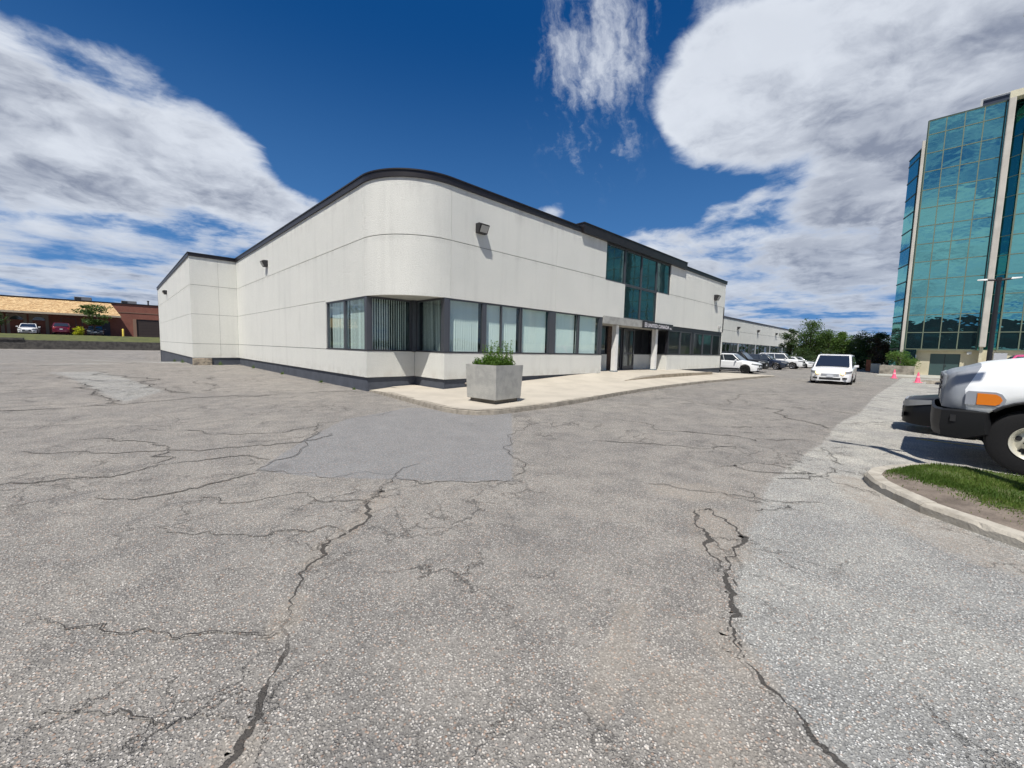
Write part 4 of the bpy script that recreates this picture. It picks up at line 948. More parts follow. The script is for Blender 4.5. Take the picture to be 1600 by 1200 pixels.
def brick():
    m = bpy.data.materials.new('red_brick'); m.use_nodes = True; t = NT(m.node_tree); P = pos(t); x, y, z = t.sep(P)
    v = t.comb(x, z, 0)
    bk_ = t.n('ShaderNodeTexBrick', None, Vector=v, Color1=(.30,.095,.062,1), Color2=(.22,.07,.05,1), Mortar=(.25,.17,.13,1), Scale=4.2)
    c = t.mix(t.ss(t.noise(P, .8, 4, .6), .4, .7, 0, .4), bk_.outputs[0], (.17,.06,.045,1))
    t.n('ShaderNodeOutputMaterial', None, Surface=t.n('ShaderNodeBsdfPrincipled', None, Base_Color=c, Roughness=.9)); MATS['brick'] = m; return m
BR = brick()
br = thing('brick_building', 'long low red-brown brick building with a cedar-shingled mansard roof beyond the lawn', 'building', (-2, 92, 1.95)); bb = B(br)
mb = MB(); mb.box(-60, 2.82, 92, 92.3, 1.9, 7.2); mb.box(6.6, 40, 92, 92.3, 1.9, 7.2); mb.box(2.82, 6.6, 92, 92.3, 4.86, 7.2); mb.box(39.7,40,92.3,118,1.9,7.2); mb.box(-60,-59.7,92.3,118,1.9,7.2); bb(mb, 'wall', BR)
mb = MB(); mb.box(-.2, 40, 91.95, 92.0, 5.82, 5.92); mb.box(2.4, 2.82, 91.94, 92.0, 1.95, 4.86); bb(mb, 'brick_course', mat('pale_brick', (.27,.17,.12), .9))
mb = MB(); mb.box(-60, 40.05, 91.9, 92.35, 7.2, 7.36); bb(mb, 'roof_cap', CAP)
mb = MB(); mb.box(-59.5, 39.5, 92.4, 118, 6.9, 7.05); bb(mb, 'roof', MATS['gravel_roof'])
mb = MB(); mb.box(2.82, 6.6, 92.12, 92.2, 1.95, 4.86)
for i in range(6): mb.box(2.84, 6.58, 92.09, 92.12, 2.0+.48*i, 2.44+.48*i)
bb(mb, 'garage_door', mat('brown_door', (.045,.032,.028), .6))
def shingle():
    m = bpy.data.materials.new('cedar_shingle'); m.use_nodes = True; t = NT(m.node_tree); P = pos(t); x, y, z = t.sep(P)
    bk_ = t.n('ShaderNodeTexBrick', dict(offset=.5), Vector=t.comb(x, t.m('MULTIPLY', z, 1.3), 0), Color1=(.62,.40,.19,1), Color2=(.42,.25,.115,1), Mortar=(.20,.12,.06,1), Scale=2.6)
    bk_.inputs['Mortar Size'].default_value = .035; bk_.inputs['Brick Width'].default_value = .45; bk_.inputs['Row Height'].default_value = .42
    c = t.mix(t.ss(t.noise(t.vm('MULTIPLY', P, (1,1,2.5)), 2.4, 5, .75), .42, .62, 0, .8), bk_.outputs[0], (.74,.55,.30,1))
    b = t.n('ShaderNodeBsdfPrincipled', None, Base_Color=c, Roughness=.9); t.set(b.inputs['Normal'], t.n('ShaderNodeBump', None, Strength=1, Distance=.12, Height=t.noise(t.vm('MULTIPLY', P, (2,1,4)), 2.2, 4, .8)))
    t.n('ShaderNodeOutputMaterial', None, Surface=b); return m
mb = MB(); mb.prism([(-60,92),(-60,88.6),(.95,88.6),(-.1,92)], [5.1]*4, [7.18,5.14,5.14,7.18]); bb(mb, 'mansard_roof', shingle())
mb = MB(); mb.box(-60, .98, 88.5, 88.68, 4.86, 5.13); bb(mb, 'eave_board', mat('tan_eave', (.42,.36,.27), .7))
mb = MB(); mb.box(-60, .9, 88.68, 91.98, 5.0, 5.08); bb(mb, 'eave_soffit', mat('eave_soffit', (.28,.22,.17), .8))
ARF = mat('arch_render', (.30,.25,.20), .9)
for i in range(9):
    cx = -7.75+1.95*0-2.1*i if i else -7.75
    if i == 0: cx = -7.75
    mb = MB(); mb.box(cx-.95, cx+.95, 91.93, 91.99, 1.95, 4.85); pn = bb(mb, 'arch_surround', ARF)
    m2 = MB(); m2.box(cx-.62, cx+.62, 91.88, 91.93, 1.95, 4.0); bb(m2, 'infill', BR, pn)
    m2 = MB(); m2.prism([(0,0)], 0, 0) if False else None; m3 = MB(); ap = [(cx+.62*cos(a_*pi/10), 91.88, 4.0+.5*sin(a_*pi/10)) for a_ in range(11)]; m3.slab(ap, (0,1,0), .05); bb(m3, 'arch_window', GLD, pn)
for (x0, x1) in ((-5.6,-4.0),(-3.4,-1.8)):
    window(bb, 'Y', 91.95, x0, x1, 2.9, 4.5, GLD)
mb = MB(); mb.box(-1.3, -.3, 91.9, 91.98, 1.95, 4.2); bb(mb, 'door', mat('dark_blue_door', (.02,.025,.05), .5))
for (x0, x1, z1) in ((-4.15,-2.25,8.0),(1.15,3.05,7.9)):
    mb = MB(); mb.box(x0+.05, x1-.05, 94, 96, 7.05, 7.2); mb.box(x0, x1, 93.9, 96.1, 7.2, z1); ru = bb(mb, 'rooftop_unit', mat('unit_grey', (.17,.175,.19), .6), bevel=.04)
    m2 = MB(); m2.box(x0+.08, x0+.75, 93.87, 93.89, 7.3, z1-.1); bb(m2, 'louvre', BLK, ru)
mb = MB(); mb.tube([(4.5,94,7.0),(4.5,94,8.05)], .1, 8); mb.tube([(4.5,94,8.0),(4.5,94,8.15)], .16, 8); bb(mb, 'roof_vent', CAP)
# dark office block behind the camera: only its reflection shows, in the tower's lower panes
rb = thing('brick_office_block', 'dark low office block reflected in the lowest panes of the glass tower', 'building', (-60, -10, 0)); rbb = B(rb)
mb = MB(); mb.box(-72, -60, -70, 60, 0, 12.2); mb.box(-66, -62, -8, 2, 12.2, 13.2); rbb(mb, 'wall', mat('dark_office_brick', (.035,.030,.030), .9, var=.3, vscale=.3))
for i in range(24):
    mb = MB(); y0 = -68+5.2*i; mb.box(-60.0, -59.92, y0, y0+3.4, 1.4, 3.0); mb.box(-60.0, -59.92, y0, y0+3.4, 7.4, 9.0); rbb(mb, 'window', GLD)

# ------------------------------------------------------------------ vehicles
def paint(name, c, rough=.25, metal=.0): return mat('paint_'+name, c, rough, metal, coat=.8)
LENS = mat('headlamp_lens', (.34,.36,.38), .12, .4); TAIL = mat('tail_lens', (.35,.02,.02), .2); AMB = mat('amber_lens', (.72,.20,.015), .25)
ip = lambda x, tb_: float(np.interp(x, [p[0] for p in tb_], [p[1] for p in tb_]))
def wheel(root, x, y, r, w, side, rim_m, spokes=5, big=False):
    mb = MB(); W2 = w/2
    q0 = .53 if big else .60
    mb.lathe([(r*q0,-W2*.9),(r*.86,-W2),(r*.97,-W2*.82),(r,-W2*.4),(r,W2*.4),(r*.97,W2*.82),(r*.86,W2),(r*q0,W2*.9),(r*q0,-W2*.9)], 32, 'X', (0,0,0))
    wh = mb.build('wheel', RUB, root, smooth=40); wh.location = (x, y, r)
    mb = MB(); s_ = side
    if big:   # dished steel disc with round holes
        prof = [(0,.02),(r*.12,.035),(r*.16,.0),(r*.28,-.045),(r*.38,-.05),(r*.43,-.01),(r*.48,.02),(r*.52,.03),(r*.535,.0),(r*.53,-.05)]
        mb.lathe([(a, s_*(W2*.75+b)) for a, b in prof], 36, 'X'); rim = mb.build('rim', rim_m, wh, smooth=35)
        for k in range(5):
            m2 = MB(); a = 2*pi*k/5+.35; cy, cz = cos(a)*r*.33, sin(a)*r*.33; m2.lathe([(0, s_*(W2*.75-.038)),(r*.075, s_*(W2*.75-.038)),(r*.075, s_*(W2*.75-.06))], 14, 'X', (0, cy, cz)); m2.build('hand_hole', BLK, wh)
        for k in range(8): m2 = MB(); a = 2*pi*k/8; m2.lathe([(0, s_*(W2*.75+.03)),(.016, s_*(W2*.75+.03)),(.016, s_*(W2*.75-.01))], 8, 'X', (0, cos(a)*r*.2, sin(a)*r*.2)); m2.build('wheel_nut', CHR, wh)
    else:
        mb.lathe([(r*.60,s_*W2*.9),(r*.66,s_*W2*.95),(r*.66,s_*W2*.8),(r*.56,s_*W2*.5),(r*.56,-s_*W2*.3)], 28, 'X')
        for k in range(spokes):
            a = 2*pi*k/spokes+.3; mb.M = Matrix.Rotation(a, 4, 'X'); mb.box(s_*W2*.62, s_*W2*.86, -r*.075, r*.075, r*.06, r*.60); mb.M = None
        mb.lathe([(0,s_*W2*.9),(r*.14,s_*W2*.88),(r*.16,s_*W2*.6)], 14, 'X'); mb.build('rim', rim_m, wh, smooth=30)
        m2 = MB(); m2.lathe([(0,s_*W2*.3),(r*.56,s_*W2*.3)], 20, 'X'); m2.build('brake_disc', BLK, wh)
    return wh
def car(name, label, cat, loc, rz, P, body_m, group=None, rim=ALU, lights_on=False, face='car', black_trim=False):
    """nose at local y=0 pointing +Y, tail at y=-L"""
    root = thing(name, label, cat, loc, rz, group); L, W = P['L'], P['W']; hw = W/2; r = P['r']; ar_ = r*1.17
    ys = sorted(set(list(np.linspace(0, L, 30))+[a+ar_*cos(k*pi/12) for a in P['ax'] for k in range(13)]+[.03,.08,.16,L-.03,L-.1]))
    ys = [y for y in ys if 0 <= y <= L]; rings = []
    for s in ys:
        w = hw*ip(s, P['plan']); top = ip(s, P['top']); b = ip(s, P['bot']); a = b
        for axl in P['ax']:
            d = abs(s-axl)
            if d < ar_: a = max(a, r+(ar_**2-d**2)**.5*1.0)
        sh = top-P.get('crown', .07); mid = .5*(b+sh); a = min(a, sh-.06)
        q_ = lambda f, z: (w*f, -s, z)
        h = [(0,-s,a if a > b+.02 else b+.02), (w*.80,-s,a), q_(.955, a), q_(.985, max(a+.01, b+.10)), q_(1.0, max(a+.02, mid)), q_(.985, max(a+.03, sh-.05)), q_(.93, sh), q_(.80, top-.02), q_(.45, top+.012), (0,-s,top+.02)]
        rings.append(h+[(-x_, y_, z_) for x_, y_, z_ in h[-2:0:-1]])
    n = len(rings[0]); mb = MB(); mb.add([p for g_ in rings for p in g_], [(i*n+k, i*n+(k+1)%n, (i+1)*n+(k+1)%n, (i+1)*n+k) for i in range(len(rings)-1) for k in range(n)]+[tuple(range(n)), tuple(range((len(rings)-1)*n, len(rings)*n))[::-1]])
    mb.build('body', body_m, root, smooth=42)
    # cabin
    s0, s1, s2, s3 = P['cab']; zb0, zb1 = P['belt']; zr_ = P['roof']; wb = hw*.93; wt = hw*P.get('tum', .76)
    e = .02
    low = [(-wb,-s0,zb0),(wb,-s0,zb0),(wb,-s3,zb1),(-wb,-s3,zb1)]; hi = [(-wt,-s1,zr_-.05),(wt,-s1,zr_-.05),(wt,-s2,zr_-.03),(-wt,-s2,zr_-.03)]
    mb = MB(); mb.hexa([(x_,y_,z_-.12) for x_,y_,z_ in low], hi)
    mb.hexa(hi, [(-wt*.86,-s1-.14,zr_),(wt*.86,-s1-.14,zr_),(wt*.86,-s2+.12,zr_+.005),(-wt*.86,-s2+.12,zr_+.005)]); mb.build('roof', body_m, root, smooth=30, bevel=.03)
    def glass(q4, name, u0, u1, v0, v1, m=GLV):   # q4: bl br tr tl ; window inside it, 8 mm proud
        a, b, c, d = map(Vector, q4); f = lambda u, v: (a*(1-u)+b*u)*(1-v)+(d*(1-u)+c*u)*v
        nn = (b-a).cross(d-a).normalized(); p_ = [f(u0,v0)+nn*.004, f(u1,v0)+nn*.004, f(u1,v1)+nn*.004, f(u0,v1)+nn*.004]; m2 = MB(); m2.slab(p_, nn, .008); return m2.build(name, m, root)
    l0, l1, l2, l3 = low; h0, h1, h2, h3 = hi
    glass((l1,l0,h0,h1), 'windscreen', .06, .94, .04, .95); glass((l3,l2,h2,h3), 'rear_window', .08, .92, .12, .92)
    cuts = P.get('side', [(.10,.48),(.52,.90)])
    for (u0, u1) in cuts:
        glass((l2,l1,h1,h2), 'side_window', 1-u1, 1-u0, .05, .92); glass((l0,l3,h3,h0), 'side_window', u0, u1, .05, .92)
    for sd_ in (-1, 1):
        for axl in P['ax']: wheel(root, sd_*(hw-.12), -axl, r, .23, sd_, rim)
        m2 = MB(); m2.M = Matrix.Translation((sd_*(hw+.10), -s0-.42, zb0+.08)); m2.hexa([(-.11,-.05,-.07),(.11,-.04,-.06),(.11,.04,-.06),(-.11,.06,-.07)],[(-.11,-.05,.07),(.10,-.03,.05),(.10,.03,.05),(-.11,.06,.07)]); m2.build('mirror', body_m, root, bevel=.025)
        # head and tail lamps wrapped on the corners
        t0 = ip(.25, P['top']); xw = hw*ip(.12, P['plan'])
        hz0, hz1 = t0-P.get('hl', .26), t0-P.get('hl', .26)+.17
        m2 = MB(); xi, xo = sd_*hw*.50, sd_*hw*ip(.03, P['plan'])*.97; x3 = sd_*hw*ip(.42, P['plan'])*1.004
        prof_ = [(xi, .015)]+[(sd_*(hw*ip(max(s__, .0), P['plan'])*.99+.012), -s__) for s__ in (.02,.07,.14,.22,.32,.44)]
        nn_ = len(prof_); vs_ = []
        for i_, (x_, y_) in enumerate(prof_):
            f_ = i_/(nn_-1); vs_ += [(x_, y_, hz0+.03*(i_ == 0)+.02+.13*max(0, f_-.25)**1.2), (x_, y_, hz1-.05*(i_ == 0)-.02+.05*f_)]
        m2.add(vs_+[(x_*.93, y_-.04, z_) for x_, y_, z_ in vs_], [(2*i_, 2*i_+2, 2*i_+3, 2*i_+1) for i_ in range(nn_-1)]+[(2*nn_+2*i_, 2*nn_+2*i_+1, 2*nn_+2*i_+3, 2*nn_+2*i_+2) for i_ in range(nn_-1)]+[(2*i_+1, 2*i_+3, 2*nn_+2*i_+3, 2*nn_+2*i_+1) for i_ in range(nn_-1)]+[(2*i_, 2*nn_+2*i_, 2*nn_+2*i_+2, 2*i_+2) for i_ in range(nn_-1)])
        hl = m2.build('headlight', LENS, root, smooth=40)
        if lights_on:
            m3 = MB(); m3.lathe([(0,0),(.10,0),(.11,-.02)], 14, 'Y', (xi*.80+xo*.20+sd_*.05, .035, (hz0+hz1)/2)); m3.build('bulb', mat('lamp_glow', (1,.8,.45), .4, emit=(1,.68,.25,2.2)), hl)
        m2 = MB(); zt0 = ip(L-.1, P['top']); xo = sd_*hw*ip(L-.03, P['plan'])*.98; m2.slab([(sd_*hw*.62,-L-.012,zt0-.33),(xo,-L-.005,zt0-.33),(xo,-L-.005,zt0-.12),(sd_*hw*.62,-L-.012,zt0-.14)], (0,1,0), .05); m2.build('tail_light', TAIL, root)
        m2 = MB(); m2.box(sd_*hw*.58, sd_*hw*.80, -.02, .008, P['bot'][0][1]+.12, P['bot'][0][1]+.22); m2.build('fog_light', BLK, root)
    t0 = ip(.1, P['top']); b0 = P['bot'][0][1]
    m2 = MB(); m2.box(-hw*.50, hw*.50, -.04, .016, b0+.07, b0+.20); m2.build('air_intake', BLK, root, bevel=.015)
    if face == 'van':
        m2 = MB()
        for k in range(3): z_ = t0-.27+.055*k; m2.hexa([(-hw*.42,-.02,z_),(hw*.42,-.02,z_),(hw*.42,.016,z_),(-hw*.42,.016,z_)],[(-hw*.42,-.02,z_+.012),(hw*.42,-.02,z_+.012),(hw*.42,.016,z_+.012),(-hw*.42,.016,z_+.012)])
        m2.build('grille', mat('dull_chrome', (.35,.36,.38), .3, .7), root)
    else:
        m2 = MB(); m2.box(-hw*.44, hw*.44, -.03, .014, t0-.30, t0-.12); gr_ = m2.build('grille', BLK, root, bevel=.02)
        m2 = MB()
        for k in range(3): m2.box(-hw*.43, hw*.43, .01, .022, t0-.28+.055*k, t0-.268+.055*k)
        m2.build('grille_bar', CHR, gr_)
    m2 = MB(); m2.box(-.15, .15, .008, .024, b0+.24, b0+.37); m2.build('number_plate', mat('plate_white', (.62,.64,.68), .5), root, bevel=.004)
    m2 = MB(); m2.box(-.15, .15, -L-.02, -L+.01, b0+.42, b0+.55); m2.build('number_plate', MATS['plate_white'], root)
    if black_trim:
        m2 = MB()
        for sd_ in (-1, 1): m2.box(sd_*(hw*.97), sd_*(hw+.008), -P['ax'][1]+r*1.2, -P['ax'][0]-r*1.2, P['bot'][0][1]+.0, P['bot'][0][1]+.16)
        m2.build('sill_trim', BLK, root)
    return root
plan0 = [(0,.70),(.05,.80),(.14,.88),(.35,.95),(.9,1),(3.6,1),(4.3,.95),(4.55,.86),(4.7,.72)]
SUV = dict(L=4.6, W=1.86, r=.36, ax=(.92,3.58), plan=[(0,.56),(.04,.70),(.10,.79),(.2,.87),(.4,.945),(.9,1),(3.7,1),(4.35,.95),(4.55,.88),(4.6,.80)], top=[(0,.72),(.04,.84),(.14,.93),(.5,1.00),(1.15,1.09),(1.3,1.12),(4.2,1.16),(4.5,1.12),(4.6,.95)], bot=[(0,.30),(.2,.24),(4.4,.27),(4.6,.38)],
           cab=(1.22,1.98,3.95,4.50), belt=(1.04,1.12), roof=1.68, side=[(.04,.40),(.42,.72),(.75,.95)])
BIG = dict(SUV, L=5.1, W=2.0, r=.39, ax=(.98,4.0), roof=1.86, plan=[(0,.78),(.05,.86),(.16,.93),(.4,.98),(.9,1),(4.2,1),(4.85,.97),(5.1,.88)], top=[(0,.80),(.04,.98),(.14,1.08),(.6,1.14),(1.2,1.18),(4.8,1.22),(5.05,1.18),(5.1,1.05)], bot=[(0,.36),(.2,.30),(4.9,.32),(5.1,.42)], cab=(1.32,1.95,4.5,5.02), belt=(1.16,1.2))
SED = dict(SUV, L=4.6, W=1.80, r=.325, ax=(.9,3.6), roof=1.44, top=[(0,.55),(.04,.66),(.16,.74),(.6,.82),(1.15,.91),(1.3,.94),(3.9,.98),(4.3,.97),(4.5,.92),(4.6,.75)], bot=[(0,.22),(.2,.18),(4.4,.2),(4.6,.32)], cab=(1.15,1.95,3.2,4.0), belt=(.90,.95), side=[(.16,.50),(.53,.82)], hl=.2)
VAN = dict(SUV, L=5.08, W=2.0, r=.345, ax=(.98,4.0), roof=1.77, plan=[(0,.55),(.04,.70),(.10,.80),(.2,.885),(.42,.96),(.9,1),(4.3,1),(4.85,.97),(5.08,.86)], top=[(0,.56),(.04,.70),(.12,.79),(.3,.87),(.6,.95),(1.0,1.03),(4.7,1.12),(5.0,1.1),(5.08,.95)], bot=[(0,.20),(.2,.17),(4.9,.22),(5.08,.35)], cab=(.86,1.72,4.6,5.02), belt=(1.01,1.08), tum=.80, side=[(.14,.38),(.41,.68),(.71,.94)], hl=.24)
WP = paint('white', (.80,.81,.82)); BP = mat('paint_black', (.006,.0065,.008), .38, spec=.3); NP = paint('navy', (.016,.022,.038), .2); RP = paint('maroon', (.12,.006,.022), .25, .2); SP = paint('silver', (.50,.52,.53), .25, .5); PP = paint('pink_red', (.72,.10,.26), .3)
car('minivan', 'white minivan driving towards the camera with its orange headlights on', 'van', (30.0, 4.05, 0), radians(93), VAN, WP, rim=ALU, lights_on=True, face='van')
PG = 'cars parked nose-out beyond the office building'
DKR = mat('black_rim', (.03,.03,.03), .4, .5)
car('parked_car', 'white crossover with black wheels half hidden behind the far corner of the office building', 'car', (38.75, 9.9, 0), pi, SUV, WP, PG, rim=DKR, black_trim=True)
car('parked_car', 'dark pickup-sized SUV with a chrome grille just behind the white crossover', 'car', (43.0, 10.5, 0), pi, BIG, BP, PG, rim=CHR)
car('parked_car', 'dark red hatchback mostly hidden between the two black SUVs', 'car', (48.4, 13.0, 0), pi, SUV, RP, PG)
car('parked_car', 'black SUV with silver wheels parked between the red car and the tall white SUV', 'car', (53.0, 10.9, 0), pi, SUV, NP, PG)
car('parked_car', 'tall white SUV with dark glass parked beyond the black ones', 'car', (59.0, 10.5, 0), pi, BIG, WP, PG)
car('parked_car', 'low white sedan parked beyond the tall white SUV', 'car', (64.8, 10.5, 0), pi, SED, WP, PG)
car('parked_car', 'small silver sedan at the far end of the parked row', 'car', (68.8, 10.55, 0), pi, SED, SP, PG)
car('parked_car', 'white sedan facing the lawn in front of the arched brick wall', 'car', (-8.28, 84.7, 1.95), pi, SED, WP, 'cars by the brick building')
car('parked_car', 'maroon crossover parked tail-out beside the yellow shrub', 'car', (-5.16, 89.3, 1.95), 0, SUV, RP, 'cars by the brick building')
car('parked_car', 'black sedan parked under the small tree by the brick building', 'car', (-1.85, 84.8, 1.95), pi, SED, NP, 'cars by the brick building')
car('black_car', 'black sedan parked beside the white truck with only its nose showing', 'car', (13.42, .35, 0), 0, SED, BP)
car('parked_car', 'silver SUV nose showing just past the grille of the white truck', 'car', (38.2, -.55, 0), 0, SUV, SP)
car('parked_car', 'pink-red SUV hidden behind the truck hood except for its roof', 'car', (34.6, -1.15, 0), 0, dict(BIG, roof=1.98), PP)

# ---- white medium-duty truck
tr = thing('truck', 'white medium-duty truck with a grey plastic grille, amber marker lamp and black bumper', 'truck', (10.40, -.18, 0), 0)
L_, hwT = 2.35, 1.16; wc = .95; rT = .475; arT = .60
TW = bpy.data.materials.new('truck_paint'); TW.use_nodes = True; t = NT(TW.node_tree); oc = t.n('ShaderNodeTexCoord').outputs['Object']; ox, oy, oz = t.sep(oc)
lim = t.m('ADD', .225, t.m('ADD', t.m('MULTIPLY', t.m('MAXIMUM', t.m('SUBTRACT', oz, 1.2), 0.0), .42), t.m('MULTIPLY', t.m('MAXIMUM', t.m('SUBTRACT', 1.2, oz), 0.0), .10)))
gm = t.ss(t.m('ADD', oy, lim), -.002, .002)
t.n('ShaderNodeOutputMaterial', None, Surface=t.n('ShaderNodeBsdfPrincipled', None, Base_Color=t.mix(gm, (.80, .82, .83, 1), t.mix(t.noise(oc, 6, 3, .6), (.33, .35, .38, 1), (.22, .24, .27, 1))), Roughness=.38))
GR = mat('grey_grille_plastic', (.215,.23,.25), .4, bump=.2, bscale=30)
st = sorted(set([0,.03,.07,.12,.17,.22,.26,.31,.36,.42,.55,.7,.85,1.0,1.2,1.4,1.6,1.8,2.0,2.2,2.35]+[wc+arT*cos(k*pi/14) for k in range(15)]))
rings = []
for s in st:
    w = hwT*ip(s, [(0,.80),(.04,.88),(.12,.955),(.3,.99),(.6,1),(2.4,1)]); top = ip(s, [(0,1.30),(.03,1.40),(.08,1.46),(.3,1.535),(.45,1.60),(.8,1.665),(1.6,1.76),(2.35,1.84)])
    b = ip(s, [(0,.90),(.25,.88),(.5,.86),(2.35,.62)]); a = b; d = abs(s-wc)
    if d < arT: a = max(a, rT+(arT**2-d**2)**.5)
    f = ip(s, [(0,.90),(.3,.84),(1.0,.76),(2.35,.70)]); sh = ip(s, [(0,1.18),(.3,1.24),(1.0,1.30),(2.35,1.36)])
    h = [(0,-s,a),(w*.80,-s,a),(w*.985,-s,a),(w,-s,a+.02),(w,-s,max(a+.03,(a+sh)/2)),(w*.985,-s,max(sh,a+.05)),(w*.95,-s,max(sh,a+.05)+(top-sh)*.30),(w*(f*.5+.45),-s,top-(top-sh)*.22),(w*f,-s,top-.02),(w*f*.6,-s,top+.015),(0,-s,top+.03)]
    rings.append(h+[(-x_,y_,z_) for x_,y_,z_ in h[-2:0:-1]])
n = len(rings[0]); mb = MB(); mb.add([p for g_ in rings for p in g_], [(i*n+k, i*n+(k+1)%n, (i+1)*n+(k+1)%n, (i+1)*n+k) for i in range(len(rings)-1) for k in range(n)]+[tuple(range(n)), tuple(range((len(rings)-1)*n, len(rings)*n))[::-1]])
mb.build('hood', TW, tr, smooth=50)
# arch liner and lip
mb = MB()
for s_ in (-1, 1):
    mb = MB(); pr_ = [(s_*(hwT+.004), -(wc+arT*1.0*cos(a*pi/16)), rT+arT*sin(a*pi/16)) for a in range(-1, 13)]; mb.tube(pr_, .022, 6); mb.build('arch_lip', BLK, tr)
mb = MB(); mb.box(-.93, .93, -.03, .018, .93, 1.42); gg = mb.build('grille', GR, tr, bevel=.03)
mb = MB()
for k in range(5): mb.box(-.62, .62, .016, .03, .98+.085*k, 1.03+.085*k)
mb.build('grille_slot', BLK, gg)
for s_ in (-1, 1):
    m2 = MB(); m2.box(s_*.66, s_*.90, .012, .03, 1.0, 1.17); m2.build('headlight', LENS, tr, bevel=.01)
    # recessed lamp pod with amber marker on the side of the fender
    X = s_*(hwT+.008)
    m2 = MB(); m2.slab([(X,-.235,.975),(X,-.57,.965),(X,-.625,1.01),(X,-.635,1.08),(X,-.59,1.155),(X,-.53,1.18),(X,-.26,1.18),(X,-.235,1.15)], (-s_,0,0), .03); pod = m2.build('lamp_pod', mat('pod_grey', (.30,.32,.36), .3), tr)
    m2 = MB(); m2.slab([(X+s_*.010,-.35,.985),(X+s_*.010,-.535,.985),(X+s_*.009,-.58,1.015),(X+s_*.008,-.60,1.07),(X+s_*.009,-.575,1.12),(X+s_*.010,-.53,1.15),(X+s_*.010,-.35,1.155)], (-s_,0,0), .02); m2.build('marker_lamp', AMB, pod)
# bumper: front bar with wrapped ends
mb = MB()
bpz = [(0,.87),(.08,.865),(.43,.84)]
out_ = [(-1.17,-.46),(-1.19,-.20),(-1.15,.0),(-.95,.075),(-.5,.10),(.5,.10),(.95,.075),(1.15,.0),(1.19,-.20),(1.17,-.46)]
vs = []
for i, (x_, y_) in enumerate(out_):
    b_ = .47 if 0 < i < 9 else .54
    if i in (1, 8): b_ = .44
    vs += [(x_*.96, y_-.03, .885), (x_, y_, .86), (x_, y_, .80), (x_*1.004, y_+.004, .62), (x_*.98, y_-.02, b_), (x_*.90, y_-.10, b_)]
m_ = 6; mb.add(vs, [(i*m_+k, (i+1)*m_+k, (i+1)*m_+k+1, i*m_+k+1) for i in range(9) for k in range(5)]+[(i*m_, (i+1)*m_, (i+1)*m_+5, i*m_+5)[::-1] for i in range(9)]+[tuple(range(6)), tuple(range(54, 60))[::-1]])
mb.build('bumper', mat('bumper_black', (.011,.0115,.013), .5, spec=.3), tr, smooth=30)
m2 = MB(); m2.box(-1.197, -1.185, -.16, -.10, .70, .80); m2.box(-.9, .9, -.5, -.1, .50, .62); m2.build('bumper_bracket', BLK, tr)
for s_ in (-1, 1): wheel(tr, s_*(hwT-.17), -wc, rT, .27, s_, mat('cream_steel_rim', (.62,.60,.50), .35, .3), big=True)
# cab, box body, rear wheels (beyond the frame edge)
mb = MB(); mb.hexa([(-1.1,-3.9,.7),(1.1,-3.9,.7),(1.1,-2.1,.7),(-1.1,-2.1,.7)],[(-1.02,-3.9,2.62),(1.02,-3.9,2.62),(.98,-2.75,2.62),(-.98,-2.75,2.62)]); mb.build('cab', WP, tr, bevel=.06)
m2 = MB(); m2.slab([(-.95,-2.09,1.86),(.95,-2.09,1.86),(.88,-2.62,2.5),(-.88,-2.62,2.5)], (0,.8,.5), .012); m2.build('windscreen', GLV, tr)
for s_ in (-1, 1): m2 = MB(); m2.slab([(s_*1.065,-3.6,1.75),(s_*1.075,-2.5,1.75),(s_*1.045,-2.85,2.4),(s_*1.045,-3.6,2.4)], (s_,0,0), .012); m2.build('side_window', GLV, tr)
m2 = MB(); m2.box(-1.2, 1.2, -9.6, -4.1, 1.0, 3.4); m2.build('cargo_box', WHT, tr, bevel=.03)
m2 = MB(); m2.box(-.5, .5, -9.5, -1.4, .55, .95); m2.build('chassis', BLK, tr)
for s_ in (-1, 1): wheel(tr, s_*.92, -7.2, rT, .40, s_, MATS['cream_steel_rim'], big=True)

# ------------------------------------------------------------------ street lamps
def lamp(x, y, label):
    t_ = thing('street_lamp', label, 'street lamp', (x, y, 0), 0, 'twin-arm lamp posts'); LB = mat('lamp_black', (.012,.013,.016), .45)
    m2 = MB(); m2.tube([(0,0,.0),(0,0,.5)], .22, 20); m2.build('footing', CONC, t_)
    m2 = MB(); m2.tube([(0,0,.5),(0,0,5.55)], [.10,.085], 14); m2.build('pole', LB, t_, smooth=40)
    m2 = MB(); m2.box(-.09, .09, -.09, .09, 5.45, 5.62); m2.build('cap', LB, t_)
    for s_ in (-1, 1):
        m2 = MB(); m2.tube([(0,s_*.05,5.50),(0,s_*.42,5.53)], .05, 8); a_ = m2.build('arm', LB, t_)
        m2 = MB(); m2.hexa([(-.075,s_*.36,5.50),(.075,s_*.36,5.50),(.075,s_*.70,5.53),(-.075,s_*.70,5.53)][::s_], [(-.05,s_*.38,5.585),(.05,s_*.38,5.585),(.06,s_*.70,5.57),(-.06,s_*.70,5.57)][::s_]); m2.build('lamp_head', mat('lamp_head_white', (.75,.76,.74), .35), a_, bevel=.01)
lamp(30.6, -1.99, 'black lamp post with two white heads standing before the glass tower')
lamp(7.48, -1.12, 'black lamp post on the grass island whose forked shadow crosses the pavement')

